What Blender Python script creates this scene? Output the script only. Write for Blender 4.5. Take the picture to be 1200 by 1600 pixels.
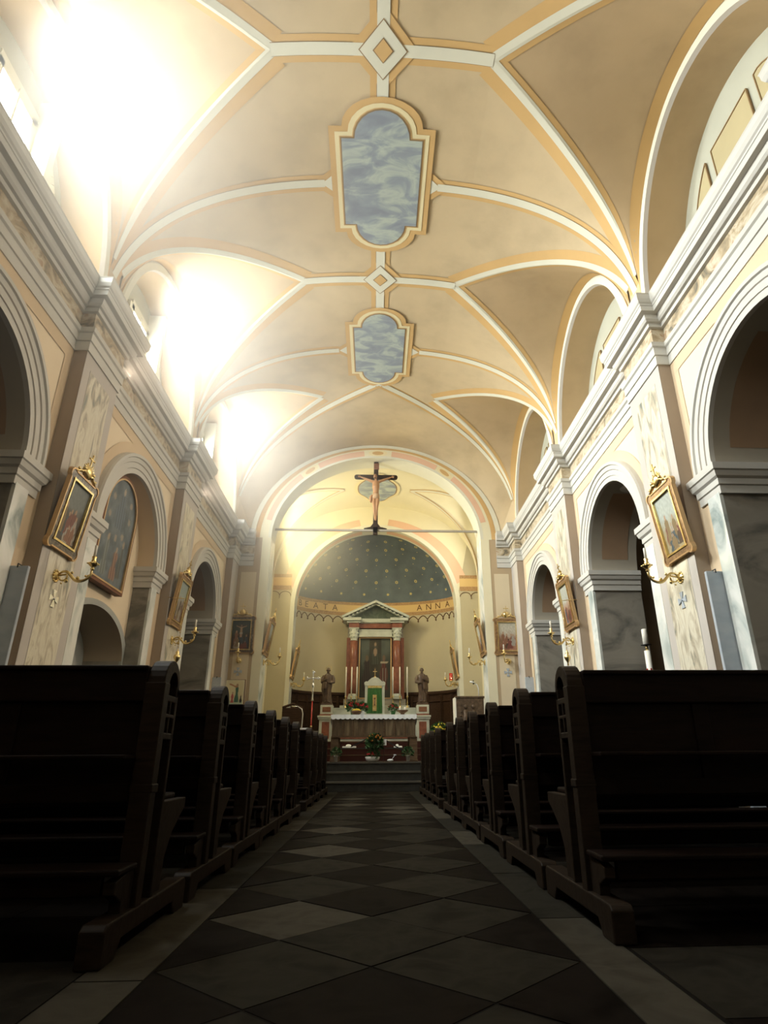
import bpy, bmesh, math, random
from math import pi, sin, cos, sqrt, radians
from mathutils import Vector, Matrix, noise
random.seed(7)
SC = bpy.context.scene
COL = SC.collection
for o in list(bpy.data.objects): bpy.data.objects.remove(o)

# ------------------------------------------------------------------ camera
H = 0.6
def cam_rot(p, yaw, roll):
    cy, sy = cos(yaw), sin(yaw)
    Rz = Matrix(((cy, sy, 0), (-sy, cy, 0), (0, 0, 1)))
    B = Matrix(((1, 0, 0), (0, -sin(p), cos(p)), (0, cos(p), sin(p))))
    c, s = cos(roll), sin(roll)
    return Matrix(((c, s, 0), (-s, c, 0), (0, 0, 1))) @ B @ Rz
FPX, CX, CY = 962.07, 636.99, 785.48
R = cam_rot(.393015, -.053384, -.0072317)
cam = bpy.data.cameras.new('camera'); camo = bpy.data.objects.new('camera', cam); COL.objects.link(camo)
M3 = Matrix((R[0], R[1], -R[2])).transposed()
camo.matrix_world = Matrix.Translation((0, 0, H)) @ M3.to_4x4()
cam.sensor_fit = 'VERTICAL'; cam.sensor_height = 24; cam.sensor_width = 18; cam.lens = FPX * 24 / 1600
cam.shift_x = (600 - CX) / 1600; cam.shift_y = (CY - 800) / 1600
cam.clip_start = 0.02; cam.clip_end = 100
SC.camera = camo

# ------------------------------------------------------------------ light
w = bpy.data.worlds.new('world'); SC.world = w; w.use_nodes = True
w.node_tree.nodes['Background'].inputs[0].default_value = (0.75, 0.85, 1, 1)
w.node_tree.nodes['Background'].inputs[1].default_value = 0.02
SC.view_settings.view_transform = 'Standard'; SC.view_settings.look = 'None'
SC.view_settings.gamma = 1; SC.view_settings.use_curve_mapping = False
SC.view_settings.exposure = 0.05

def area(name, loc, to, sx, sy, power, col, spread=180):
    l = bpy.data.lights.new(name, 'AREA'); l.shape = 'RECTANGLE'; l.size = sx; l.size_y = sy
    l.energy = power; l.color = col; l.spread = radians(spread)
    o = bpy.data.objects.new(name, l); COL.objects.link(o); o.location = loc
    o.rotation_euler = (Vector(to) - Vector(loc)).to_track_quat('-Z', 'Y').to_euler()
    return o
BAYC = [(-3.05, .15), (.55, .35), (4.45, 1), (8.1, 1), (11.7, .8)]
for yc, k in BAYC:      # daylight through the left lunette windows
    area('window_daylight', (-3.60, yc, 6.72), (3.3, yc + .4, 3.1), 1.3, 2.1, 360 * k, (.95, 1.0, .96), 125)
area('chancel_daylight', (-2.75, 16.0, 6.3), (1.5, 15.6, 5.4), 1.2, 1.2, 150, (1.0, .84, .45), 170)
area('chancel_daylight', (2.75, 16.0, 6.3), (-1.5, 16.2, 5.0), 1.0, 1.0, 38, (1.0, .97, .85), 170)

# ------------------------------------------------------------------ materials
def mat(name, col, rough=.6, metal=0, spec=.3, emit=None, es=0, build=None):
    m = bpy.data.materials.new(name); m.use_nodes = True
    b = m.node_tree.nodes['Principled BSDF']
    b.inputs['Base Color'].default_value = (*col, 1); b.inputs['Roughness'].default_value = rough
    b.inputs['Metallic'].default_value = metal; b.inputs['Specular IOR Level'].default_value = spec
    if emit: b.inputs['Emission Color'].default_value = (*emit, 1); b.inputs['Emission Strength'].default_value = es
    if build: build(m.node_tree, b)
    return m
def ramp_noise(cols, scale=(1, 1, 1), nscale=3, detail=5, distort=0, bump=0, pos=None, rough=.55, coord='Object'):
    """noise -> colour ramp (and an optional bump)"""
    def f(nt, b):
        N, L = nt.nodes, nt.links
        tc = N.new('ShaderNodeTexCoord'); mp = N.new('ShaderNodeMapping'); nz = N.new('ShaderNodeTexNoise')
        mp.inputs['Scale'].default_value = scale
        nz.inputs['Scale'].default_value = nscale; nz.inputs['Detail'].default_value = detail
        nz.inputs['Distortion'].default_value = distort; nz.inputs['Roughness'].default_value = rough
        cr = N.new('ShaderNodeValToRGB'); e = cr.color_ramp.elements
        pp = pos or [.3 + .4 * i / (len(cols) - 1) for i in range(len(cols))]
        while len(e) < len(cols): e.new(.5)
        for i, c in enumerate(cols): e[i].position = pp[i]; e[i].color = (*c, 1)
        L.new(tc.outputs[coord], mp.inputs[0]); L.new(mp.outputs[0], nz.inputs[0])
        L.new(nz.outputs[0], cr.inputs[0]); L.new(cr.outputs[0], b.inputs['Base Color'])
        if bump:
            bp = N.new('ShaderNodeBump'); bp.inputs['Strength'].default_value = bump; bp.inputs['Distance'].default_value = .01
            L.new(nz.outputs[0], bp.inputs['Height']); L.new(bp.outputs[0], b.inputs['Normal'])
    return f
def sc(c, k): return tuple(x * k for x in c)
def plaster(name, c, v=.10, rough=.85):
    return mat(name, c, rough, build=ramp_noise([sc(c, 1 - v), c, sc(c, 1 + v * .4)], nscale=1.6, detail=8, pos=[.3, .52, .7], bump=.05))
M = {}
M['vault'] = plaster('vault_plaster', (.58, .455, .285), .14)
M['vwhite'] = plaster('band_white', (.70, .68, .56), .05)
M['vorange'] = plaster('band_ochre', (.62, .40, .17), .08)
M['vlunette'] = plaster('lunette_plaster', (.54, .40, .24), .12)
M['line'] = mat('thin_brown_line', (.30, .20, .10), .9)
M['frame1'] = plaster('panel_frame_cream', (.78, .68, .42), .05)
M['cloud'] = mat('painted_sky', (.3, .34, .4), .9, build=ramp_noise([(.25, .28, .33), (.30, .34, .38), (.46, .52, .46), (.34, .38, .42)], scale=(1.0, 1.6, 1), nscale=2.2, detail=4, distort=.9, pos=[.33, .47, .6, .74]))
M['wall'] = plaster('wall_cream', (.80, .67, .49), .05)
M['wallborder'] = plaster('wall_border', (.66, .52, .355), .06)
M['endborder'] = plaster('end_wall_brown', (.46, .35, .22), .06)
M['endfield'] = plaster('end_wall_field', (.66, .56, .39), .05)
M['stone'] = plaster('moulding_stone', (.58, .565, .52), .06, .6)
M['stoneline'] = mat('moulding_shadow_line', (.52, .48, .43), .8)
M['voussoir'] = plaster('grey_door_arch', (.40, .41, .38), .10)
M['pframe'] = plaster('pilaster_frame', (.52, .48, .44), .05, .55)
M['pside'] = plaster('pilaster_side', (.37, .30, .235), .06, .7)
M['marble'] = mat('veined_marble', (.7, .7, .65), .3, spec=.5, build=ramp_noise([(.20, .22, .19), (.48, .42, .32), (.70, .66, .54), (.56, .50, .38)], scale=(3, 3, .8), nscale=2.4, detail=9, distort=1.6, pos=[.32, .44, .56, .72]))
M['frieze'] = mat('frieze_marble', (.5, .45, .35), .4, spec=.4, build=ramp_noise([(.14, .13, .10), (.42, .33, .21), (.60, .54, .42), (.38, .22, .11)], scale=(1, 1, 1.6), nscale=3.5, detail=9, distort=1.2, pos=[.34, .46, .58, .70]))
M['whitemarble'] = mat('white_marble', (.78, .80, .77), .3, spec=.5, build=ramp_noise([(.26, .32, .31), (.56, .60, .57), (.74, .75, .71), (.80, .80, .77)], scale=(1.5, 1.5, .9), nscale=1.6, detail=8, distort=1.3, pos=[.30, .42, .55, .7]))
M['greymarble'] = mat('grey_marble', (.3, .28, .25), .35, spec=.5, build=ramp_noise([(.13, .125, .11), (.23, .215, .185), (.31, .285, .24), (.27, .25, .21)], scale=(.8, .8, 1.6), nscale=1.3, detail=8, distort=1.8, pos=[.32, .43, .55, .7]))
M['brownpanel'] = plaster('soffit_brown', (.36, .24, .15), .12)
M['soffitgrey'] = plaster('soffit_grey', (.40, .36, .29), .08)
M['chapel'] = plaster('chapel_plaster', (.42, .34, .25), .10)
M['blindwall'] = plaster('lunette_back_wall', (.50, .50, .41), .05)
M['panelyellow'] = plaster('blind_window_yellow', (.48, .41, .24), .05)
M['slab'] = mat('blue_grey_panel', (.40, .44, .50), .5, build=ramp_noise([(.36, .41, .47), (.46, .50, .54)], scale=(1, 1, 2), nscale=4, detail=7))
M['pink'] = plaster('painted_pink', (.74, .48, .33), .06)
M['chancel'] = plaster('chancel_plaster', (.76, .70, .50), .05)
M['apse'] = plaster('apse_wall_cream', (.50, .445, .305), .06)
M['apsesky'] = mat('apse_sky', (.12, .15, .18), .9, build=ramp_noise([(.10, .125, .14), (.15, .18, .20)], nscale=2, detail=5))
M['star'] = mat('gold_star', (.60, .50, .20), .5)
M['frband'] = mat('frieze_brown', (.40, .24, .11), .9, build=ramp_noise([(.34, .19, .08), (.48, .32, .17)], nscale=28, detail=2))
M['frgold'] = mat('frieze_gold', (.66, .46, .20), .85)
M['letter'] = mat('letter_brown', (.13, .065, .03), .8)
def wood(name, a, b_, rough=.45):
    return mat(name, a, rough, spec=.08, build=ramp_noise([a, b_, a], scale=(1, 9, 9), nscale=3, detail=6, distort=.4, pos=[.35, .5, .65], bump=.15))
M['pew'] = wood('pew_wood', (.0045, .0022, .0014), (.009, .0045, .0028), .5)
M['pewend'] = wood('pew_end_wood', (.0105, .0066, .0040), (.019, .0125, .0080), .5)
M['wains'] = wood('panelling_wood', (.040, .021, .013), (.062, .034, .020))
M['tablewood'] = wood('altar_table_wood', (.085, .052, .030), (.13, .085, .05))
M['frontal'] = mat('carved_frontal', (.09, .06, .03), .5, build=ramp_noise([(.05, .032, .017), (.11, .075, .04), (.20, .15, .085)], scale=(5, 1, .8), nscale=2.6, detail=8, distort=.5, pos=[.3, .52, .72], bump=.4))
M['gold'] = mat('gilded_metal', (.80, .60, .26), .28, metal=1, build=ramp_noise([(.62, .44, .16), (.90, .74, .38)], nscale=14, detail=3))
M['goldframe'] = mat('gilded_frame', (.58, .38, .19), .38, metal=.6, spec=.6)
M['giltblack'] = mat('dark_carved_frame', (.10, .07, .05), .3, spec=.7, build=ramp_noise([(.03, .025, .02), (.14, .10, .07), (.34, .30, .24)], nscale=30, detail=3, pos=[.35, .55, .7]))
M['giltbrown'] = mat('brown_gilt_moulding', (.3, .16, .07), .35, metal=.3, spec=.6, build=ramp_noise([(.16, .08, .04), (.42, .26, .12)], nscale=22, detail=3))
M['silver'] = mat('silver', (.80, .80, .78), .25, metal=1)
M['chrome'] = mat('chrome', (.7, .7, .7), .15, metal=1)
M['candle'] = mat('candle_wax', (.86, .83, .74), .5)
M['white'] = mat('white_cloth', (.80, .82, .82), .8)
M['black'] = mat('black_iron', (.02, .02, .02), .5)
M['redmarble'] = mat('red_marble', (.22, .08, .05), .3, spec=.4, build=ramp_noise([(.17, .055, .035), (.27, .105, .065)], nscale=8, detail=6))
M['greenmarble'] = mat('green_marble', (.05, .07, .05), .3, spec=.5, build=ramp_noise([(.03, .05, .035), (.11, .13, .095)], nscale=7, detail=6, distort=.8))
M['altarwhite'] = mat('altar_marble', (.66, .68, .62), .4, spec=.5, build=ramp_noise([(.40, .43, .38), (.54, .57, .51)], nscale=4, detail=5))
M['greencloth'] = mat('green_silk', (.035, .13, .03), .45, build=ramp_noise([(.025, .09, .02), (.05, .17, .045)], scale=(12, 12, .5), nscale=3, detail=2))
M['bronze'] = mat('brown_carved_wood', (.085, .052, .034), .4, spec=.5, build=ramp_noise([(.06, .036, .023), (.12, .076, .052)], nscale=9, detail=4))
M['ambo'] = mat('bronze_relief', (.14, .095, .06), .42, metal=.25, build=ramp_noise([(.06, .04, .025), (.17, .115, .075)], nscale=14, detail=4, bump=.5))
M['carpet'] = mat('red_carpet', (.050, .014, .010), .95)
M['stepstone'] = mat('step_stone', (.030, .028, .022), .5, build=ramp_noise([(.020, .019, .015), (.036, .034, .028)], nscale=9, detail=8))
M['stepedge'] = mat('step_edge', (.075, .066, .052), .4)
M['skin'] = mat('carved_skin', (.42, .22, .10), .45)
M['loin'] = mat('loincloth', (.52, .34, .19), .7)
M['hair'] = mat('carved_hair', (.06, .03, .015), .6)
M['crosswood'] = wood('cross_wood', (.030, .018, .012), (.048, .030, .020))
M['red'] = mat('red_petals', (.30, .012, .012), .7)
M['redglass'] = mat('red_glass', (.45, .02, .01), .2, spec=.6)
M['flame'] = mat('flame', (1, .5, .3), .5, emit=(1, .45, .25), es=4)
M['yellow'] = mat('yellow_petals', (.62, .46, .04), .7)
M['orange'] = mat('orange_petals', (.42, .14, .02), .7)
M['leaf'] = mat('leaves', (.030, .075, .022), .6, build=ramp_noise([(.018, .045, .014), (.05, .12, .035)], nscale=12, detail=2))
M['pot'] = mat('white_pot', (.60, .58, .54), .4)
M['basket'] = mat('basket', (.13, .07, .035), .7)
M['glow'] = mat('bright_window_glass', (.9, .9, .88), .4, emit=(1.0, .98, .90), es=16.0)
M['glowwarm'] = mat('bright_chancel_glass', (.9, .9, .8), .4, emit=(1.0, .88, .55), es=14.0)
M['darkdoor'] = wood('dark_door', (.020, .012, .007), (.03, .018, .011))
M['framebrown'] = wood('picture_frame_brown', (.17, .075, .045), (.24, .12, .075))
M['mortar'] = mat('joint', (.005, .004, .003), .9, spec=.05)
for nm, a, b_ in (('tile_light', (.028, .024, .018), (.042, .037, .028)), ('tile_mid', (.0095, .0080, .0060), (.018, .0155, .0115)), ('tile_dark', (.0036, .0024, .0018), (.0075, .0055, .0042)), ('tile_edge', (.012, .0108, .008), (.020, .018, .014))):
    M[nm] = mat(nm, a, .7, spec=.02, build=ramp_noise([a, b_, a], nscale=5, detail=9, distort=.6, pos=[.35, .52, .68], bump=.1, coord='Object'))
def vcol(name, rough=.45, spec=.4):
    def f(nt, b):
        a = nt.nodes.new('ShaderNodeAttribute'); a.attribute_name = 'paint'
        nt.links.new(a.outputs['Color'], b.inputs['Base Color'])
    return mat(name, (.5, .5, .5), rough, spec=spec, build=f)
M['paint'] = vcol('oil_painting')

# ------------------------------------------------------------------ mesh helpers
class MB:
    def __init__(s): s.v = []; s.f = []; s.m = []; s.mats = []; s.sm = []
    def mi(s, m):
        if m not in s.mats: s.mats.append(m)
        return s.mats.index(m)
    def add(s, vs, fs, m, smooth=False, T=None):
        n = len(s.v); k = s.mi(m)
        s.v += [tuple(T @ Vector(p)) if T is not None else tuple(p) for p in vs]
        s.f += [tuple(i + n for i in f) for f in fs]; s.m += [k] * len(fs); s.sm += [smooth] * len(fs)
        return s
    def box(s, x0, x1, y0, y1, z0, z1, m, T=None):
        vs = [(x, y, z) for z in (z0, z1) for y in (y0, y1) for x in (x0, x1)]
        return s.add(vs, [(0, 2, 3, 1), (4, 5, 7, 6), (0, 1, 5, 4), (2, 6, 7, 3), (0, 4, 6, 2), (1, 3, 7, 5)], m, T=T)
    def bar(s, p, q, w_, h_, m, up=(0, 0, 1)):
        p, q = Vector(p), Vector(q); d = (q - p).normalized(); a = d.cross(Vector(up))
        if a.length < 1e-4: a = d.cross(Vector((1, 0, 0)))
        a.normalize(); b = a.cross(d)
        vs = [c + a * i * w_ / 2 + b * j * h_ / 2 for c in (p, q) for (i, j) in ((-1, -1), (1, -1), (1, 1), (-1, 1))]
        return s.add(vs, [(3, 2, 1, 0), (4, 5, 6, 7), (0, 1, 5, 4), (1, 2, 6, 5), (2, 3, 7, 6), (3, 0, 4, 7)], m)
    def tube(s, pts, r, m, n=8, closed=False, T=None, cap=True):
        pts = [Vector(p) for p in pts]; k = len(pts); rr = r if isinstance(r, (list, tuple)) else [r] * k
        vs = []; prev = None
        for i, p in enumerate(pts):
            if closed: d = (pts[(i + 1) % k] - pts[i - 1])
            else: d = pts[min(i + 1, k - 1)] - pts[max(i - 1, 0)]
            d.normalize()
            if prev is None:
                a = d.cross(Vector((0, 0, 1)));
                if a.length < .1: a = d.cross(Vector((0, 1, 0)))
            else: a = prev - d * prev.dot(d)
            a.normalize(); prev = a; b = d.cross(a)
            vs += [p + (a * cos(2 * pi * j / n) + b * sin(2 * pi * j / n)) * rr[i] for j in range(n)]
        fs = [(i * n + j, i * n + (j + 1) % n, ((i + 1) % k) * n + (j + 1) % n, ((i + 1) % k) * n + j) for i in range(k if closed else k - 1) for j in range(n)]
        if not closed and cap: fs += [tuple(range(n))[::-1], tuple(range((k - 1) * n, k * n))]
        return s.add(vs, fs, m, True, T)
    def lathe(s, prof, m, c=(0, 0, 0), n=16, sx=1, sy=1, T=None, smooth=True):
        vs = [(c[0] + r * sx * cos(2 * pi * j / n), c[1] + r * sy * sin(2 * pi * j / n), c[2] + z) for r, z in prof for j in range(n)]
        k = len(prof)
        fs = [(i * n + j, i * n + (j + 1) % n, (i + 1) * n + (j + 1) % n, (i + 1) * n + j) for i in range(k - 1) for j in range(n)]
        fs += [tuple(range(n))[::-1], tuple(range((k - 1) * n, k * n))]
        return s.add(vs, fs, m, smooth, T)
    def ball(s, c, r, m, n=10, sx=1, sy=1, sz=1, T=None):
        return s.lathe([(max(r * sin(pi * i / n), r * .02), -r * sz * cos(pi * i / n)) for i in range(n + 1)], m, c, n + 4, sx, sy, T)
    def prism(s, poly, y0, y1, m, T=None):
        """poly in (x,z), extruded along y"""
        n = len(poly); vs = [(x, y0, z) for x, z in poly] + [(x, y1, z) for x, z in poly]
        fs = [tuple(range(n)), tuple(range(n, 2 * n))[::-1]] + [(i, i + n, (i + 1) % n + n, (i + 1) % n) for i in range(n)]
        return s.add(vs, fs, m, T=T)
    def frame(s, outer, inner, y0, y1, m, T=None):
        """ring between two same-length outlines in (x,z), extruded along y"""
        n = len(outer); vs = []
        for y in (y0, y1): vs += [(x, y, z) for x, z in outer] + [(x, y, z) for x, z in inner]
        fs = []
        for i in range(n):
            j = (i + 1) % n
            fs += [(i, j, n + j, n + i), (2 * n + i, 3 * n + i, 3 * n + j, 2 * n + j), (i, 2 * n + i, 2 * n + j, j), (n + i, n + j, 3 * n + j, 3 * n + i)]
        return s.add(vs, fs, m, T=T)
    def build(s, name, parent=None, bevel=0, fixn=True):
        me = bpy.data.meshes.new(name); me.from_pydata(s.v, [], s.f)
        for m in s.mats: me.materials.append(m)
        me.polygons.foreach_set('material_index', s.m); me.polygons.foreach_set('use_smooth', s.sm)
        if fixn:
            bm = bmesh.new(); bm.from_mesh(me); bmesh.ops.recalc_face_normals(bm, faces=bm.faces[:]); bm.to_mesh(me); bm.free()
        me.update()
        o = bpy.data.objects.new(name, me); COL.objects.link(o)
        if parent: o.parent = parent
        if bevel:
            b = o.modifiers.new('b', 'BEVEL'); b.width = bevel; b.segments = 2; b.limit_method = 'ANGLE'
        return o
def tag(o, label, cat, group=None):
    o['label'] = label; o['category'] = cat
    if group: o['group'] = group
    return o
def struct(o): o['kind'] = 'structure'; return o
def thing(name, label, cat, loc=(0, 0, 0), rz=0, group=None):
    o = bpy.data.objects.new(name, None); COL.objects.link(o); o.empty_display_size = .1
    o.location = loc; o.rotation_euler = (0, 0, rz)
    return tag(o, label, cat, group)
def copy_tree(r, label=None, loc=None, rz=None, parent=None):
    c = r.copy(); COL.objects.link(c)
    if parent is not None: c.parent = parent
    if loc is not None: c.location = loc
    if rz is not None: c.rotation_euler = (0, 0, rz)
    if label: c['label'] = label
    for ch in list(r.children): copy_tree(ch, parent=c)
    return c
def arcpts(c, a, b, n, t0=0, t1=pi): return [(c[0] - a * cos(t0 + (t1 - t0) * i / n), c[1] + b * sin(t0 + (t1 - t0) * i / n)) for i in range(n + 1)]

# ------------------------------------------------------------------ nave dimensions
ZC = 5.6                       # top of the cornice, springing of the vault
XW = 3.35                      # side wall face
PIERS = [(-1.35), 2.45, 6.19, 9.95]; PW = .415
YE = 13.95                     # wall of the chancel arch
VA, VB, VN = 3.38, 2.36, 2.45  # half width, rise and squareness of the vault
XA = 1.25                      # how far the lunettes cut towards the crown
def vz(x): return ZC + VB * max(0, 1 - (abs(x) / VA) ** VN) ** (1 / VN)
def vnorm(x):
    h = .01; dz = (vz(x + h) - vz(x - h)) / (2 * h); n = Vector((-dz, 0, 1)); n.normalize(); return -n
# lunettes: near base, apex, far base
LUN = [(-4.9, -3.05, -1.55), (-1.2, .55, 2.28), (2.62, 4.45, 6.02), (6.36, 8.05, 9.82), (10.12, 11.6, 13.5)]
XL = 3.3; XB = 3.8             # wall plane of the lunettes, back of their recesses
YV0, YV1 = 11.15, 13.72        # the end hip
def lun_w(x, L, side):
    u = (XL - abs(x)) / (XL - XA)
    a, c, b = L
    return a + (c - a) * u if side < 0 else b + (c - b) * u
def yv(x): return YV0 + (YV1 - YV0) * abs(x) / XL

# ---- vault
mb = MB()
NX = 28
def grid(mb, pts, m, smooth=True):
    r = len(pts); c = len(pts[0]); vs = [p for row in pts for p in row]
    mb.add(vs, [(i * c + j, i * c + j + 1, (i + 1) * c + j + 1, (i + 1) * c + j) for i in range(r - 1) for j in range(c - 1)], m, smooth)
xs = [-XA + 2 * XA * i / 16 for i in range(17)]
grid(mb, [[(x, -5 + (yv(x) + 5) * j / 60, vz(x)) for j in range(61)] for x in xs], M['vault'])
for sgn in (-1, 1):
    for k in range(len(LUN) + 1):
        rows = []
        for i in range(NX + 1):
            t = i / NX; x = XA + (XL - XA) * (1 - (1 - t) ** 1.6)
            y0 = -5 if k == 0 else lun_w(x, LUN[k - 1], 1)
            y1 = yv(x) if k == len(LUN) else lun_w(x, LUN[k], -1)
            if k == 0: continue
            if y1 < y0: y1 = y0
            rows.append([(sgn * x, y0 + (y1 - y0) * j / 8, vz(x)) for j in range(9)])
        if rows: grid(mb, rows, M['vault'])
    # lunette surfaces
    for L in LUN:
        rows = []
        N = 40
        for i in range(N + 1):
            th = pi * i / N
            u = 1 - abs(cos(th)); a, c, b = L
            base = a if th < pi / 2 else b
            gy = base + (c - base) * u; gx = XL - (XL - XA) * u
            wy = gy; wz = ZC + 2.06 * sin(th)
            rows.append([(sgn * (gx + (XL - gx) * t), gy, vz(gx) + (wz - vz(gx)) * t) for t in [q / 6 for q in range(7)]])
        grid(mb, rows, M['vlunette'])
# end hip against the chancel arch wall
rows = []
EA, EB, EZ = 2.98, 2.46, 5.5
for i in range(41):
    th = pi * i / 40; u = 1 - abs(cos(th)); sg = -1 if th < pi / 2 else 1
    gx = XL * (1 - u); gy = YV1 + (YV0 - YV1) * u
    wx, wz = EA * abs(cos(th)), EZ + EB * sin(th)
    rows.append([(sg * (gx + (wx - gx) * t), gy + (YE - gy) * t, vz(gx) + (wz - vz(gx)) * t) for t in [q / 8 for q in range(9)]])
grid(mb, rows, M['vault'])

# ---- painted bands: strips that follow a surface path
def strip(mb, pts, nrm, wdt, off, m, side=0.0):
    """pts: 3d path, nrm: inward normals, side: lateral shift of the strip's centre"""
    n = len(pts); vs = []
    for i in range(n):
        d = (Vector(pts[min(i + 1, n - 1)]) - Vector(pts[max(i - 1, 0)])).normalized()
        a = d.cross(Vector(nrm[i])).normalized()
        c = Vector(pts[i]) + Vector(nrm[i]) * off
        vs += [c + a * (side - wdt / 2), c + a * (side + wdt / 2)]
    mb.add(vs, [(2 * i, 2 * i + 1, 2 * i + 3, 2 * i + 2) for i in range(n - 1)], m, True)
def band(mb, pts, nrm, k=1.0, base=.006):
    strip(mb, pts, nrm, .30 * k, base, M['vorange']); strip(mb, pts, nrm, .15 * k, base + .004, M['line']); strip(mb, pts, nrm, .138 * k, base + .007, M['vwhite'])
def vpt(x, y): return (x, y, vz(x))
PAN = [(6.2, 1.07, .57), (9.97, 1.08, .52)]
# ridge pieces
def ridge(y0, y1): p = [vpt(0, y0 + (y1 - y0) * i / 10) for i in range(11)]; band(mb, p, [(0, 0, -1)] * 11)
ridge(-4, 4.2); ridge(4.7, 5.05); ridge(7.3, 7.8); ridge(8.3, 8.8)
for sgn in (-1, 1):
    for L in LUN[1:4]:                      # cross band from the diamond to the lunette apex
        p = [vpt(sgn * (.2 + (XA + .0 - .2) * i / 10), L[1]) for i in range(11)]
        band(mb, p, [vnorm(q[0]) for q in p])
    for yc in (2.45, 6.2, 9.97):            # transverse bands at the piers
        p = []
        for i in range(31):
            t = i / 30; x = .78 + (3.36 - .78) * sin(t * pi / 2); p.append(vpt(sgn * x, yc))
        band(mb, p, [vnorm(q[0]) for q in p], .85)
    for L in LUN[1:]:                        # groin bands: white edge on the groin, ochre either side
        for s2, base in ((-1, L[0]), (1, L[2])):
            p = []; nn = []; p2 = []; n2 = []
            for i in range(33):
                th = pi / 2 * i / 32; u = 1 - cos(th); gy = base + (L[1] - base) * u; gx = XL - (XL - XA) * u
                p.append(Vector((sgn * gx, gy, vz(gx)))); nn.append(vnorm(sgn * gx))
                wz = ZC + 2.06 * sin(th); tv = Vector((sgn * (XL - gx), 0, wz - vz(gx)))
                if tv.length < .02: tv = Vector((sgn, 0, -1))
                tv.normalize(); p2.append(p[-1]); n2.append(tv)
            fl = -sgn * s2
            strip(mb, p, nn, .16, .006, M['vorange'], fl * .15); strip(mb, p, nn, .085, .009, M['vwhite'], fl * .035)
            # on the lunette side: offset along the ruled direction
            def ruled(w0, w1, m, off):
                vs = []
                for q, t_ in zip(p2, n2):
                    nrm = Vector((-sgn * abs(t_.z), 0, -abs(t_.x))) * off
                    vs += [q + t_ * w0 + nrm, q + t_ * w1 + nrm]
                mb.add(vs, [(2 * i, 2 * i + 1, 2 * i + 3, 2 * i + 2) for i in range(len(p2) - 1)], m, True)
            ruled(0, .055, M['vwhite'], .010); ruled(.055, .16, M['vorange'], .007)
        # stripe on the lunette along the wall
        for w0, w1, m, of in ((.02, .16, M['vorange'], .008),):
            vs = []
            for i in range(41):
                th = pi * i / 40; u = 1 - abs(cos(th)); a, c, b = L; bs = a if th < pi / 2 else b
                gy = bs + (c - bs) * u; gx = XL - (XL - XA) * u
                A = Vector((sgn * gx, gy, vz(gx))); B = Vector((sgn * XL, gy, ZC + 2.06 * sin(th)))
                d = (A - B); ln = max(d.length, 1e-3); d = d / ln
                nrm = Vector((-sgn * abs(d.z), 0, -abs(d.x))) * of
                vs += [B + d * min(w0, ln) + nrm, B + d * min(w1, ln) + nrm]
            mb.add(vs, [(2 * i, 2 * i + 1, 2 * i + 3, 2 * i + 2) for i in range(40)], m, True)
    # V bands of the end hip
    p = []; nn = []
    for i in range(41):
        u = i / 40; gx = XL * (1 - (1 - u) ** 1.0) * .995; p.append(Vector((sgn * gx, yv(gx) - .04, vz(gx)))); nn.append(vnorm(sgn * gx) + Vector((0, -.15, 0)))
    band(mb, p, nn, .85, .012)
# diamonds and cloud panels on the crown
def flat(mb, poly, off, m):
    """polygon given in plan (x,y), laid on the vault (fan from the centre, finely cut)"""
    n = len(poly); cx_ = sum(p[0] for p in poly) / n; cy_ = sum(p[1] for p in poly) / n
    K = 6; vs = []; fs = []
    for i, (x, y) in enumerate(poly):
        for k in range(K + 1):
            t = k / K; X = cx_ + (x - cx_) * t; Y = cy_ + (y - cy_) * t; vs.append((X, Y, vz(X) - off))
    for i in range(n):
        j = (i + 1) % n
        for k in range(K): fs.append((i * (K + 1) + k, i * (K + 1) + k + 1, j * (K + 1) + k + 1, j * (K + 1) + k))
    mb.add(vs, fs, m)
def dia(cx_, cy_, a, b): return [(cx_ + a, cy_), (cx_, cy_ + b), (cx_ - a, cy_), (cx_, cy_ - b)]
for yc in (.55, 4.45, 8.05):
    flat(mb, dia(0, yc, .40, .46), .010, M['vorange']); flat(mb, dia(0, yc, .28, .33), .016, M['line'])
    flat(mb, dia(0, yc, .265, .315), .018, M['vwhite']); flat(mb, dia(0, yc, .12, .14), .021, M['line']); flat(mb, dia(0, yc, .105, .125), .023, M['vorange'])
def panel(yc, hl, hw, o):
    """lobed rectangle: straight sides, round lobes at both ends, offset outwards by o"""
    w_, l_ = hw - .05 + o, hl * .64 + o; r = hw * .62 + o; P = []
    for s in (1, -1):
        for i in range(13):
            t = pi * i / 12 if s > 0 else pi + pi * i / 12
            if i == 0: P.append((s * w_, yc + s * l_)); 
            yy = l_ + (hl + o - l_) * abs(sin(t)); P.append((r * cos(t), yc + s * yy))
            if i == 12: P.append((-s * w_, yc + s * l_))
    return P
for yc, hl, hw in [(2.45, 1.0, .57)] + PAN:
    for s in (-1, 1):
        flat(mb, [(s * (hw - .1), yc + .40), (s * (hw + .38), yc), (s * (hw - .1), yc - .40)], .009, M['vorange'])
        flat(mb, [(s * (hw - .1), yc + .30), (s * (hw + .25), yc), (s * (hw - .1), yc - .30)], .014, M['vwhite'])
        flat(mb, [(s * (hw - .1), yc + .13), (s * (hw + .10), yc), (s * (hw - .1), yc - .13)], .017, M['vorange'])
    for o, m, f in ((.16, M['vorange'], .020), (.085, M['frame1'], .024), (.03, M['vorange'], .027), (.018, M['line'], .029), (0, M['cloud'], .032)):
        flat(mb, panel(yc, hl, hw, o), f, m)
struct(mb.build('ceiling', fixn=False))

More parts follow.
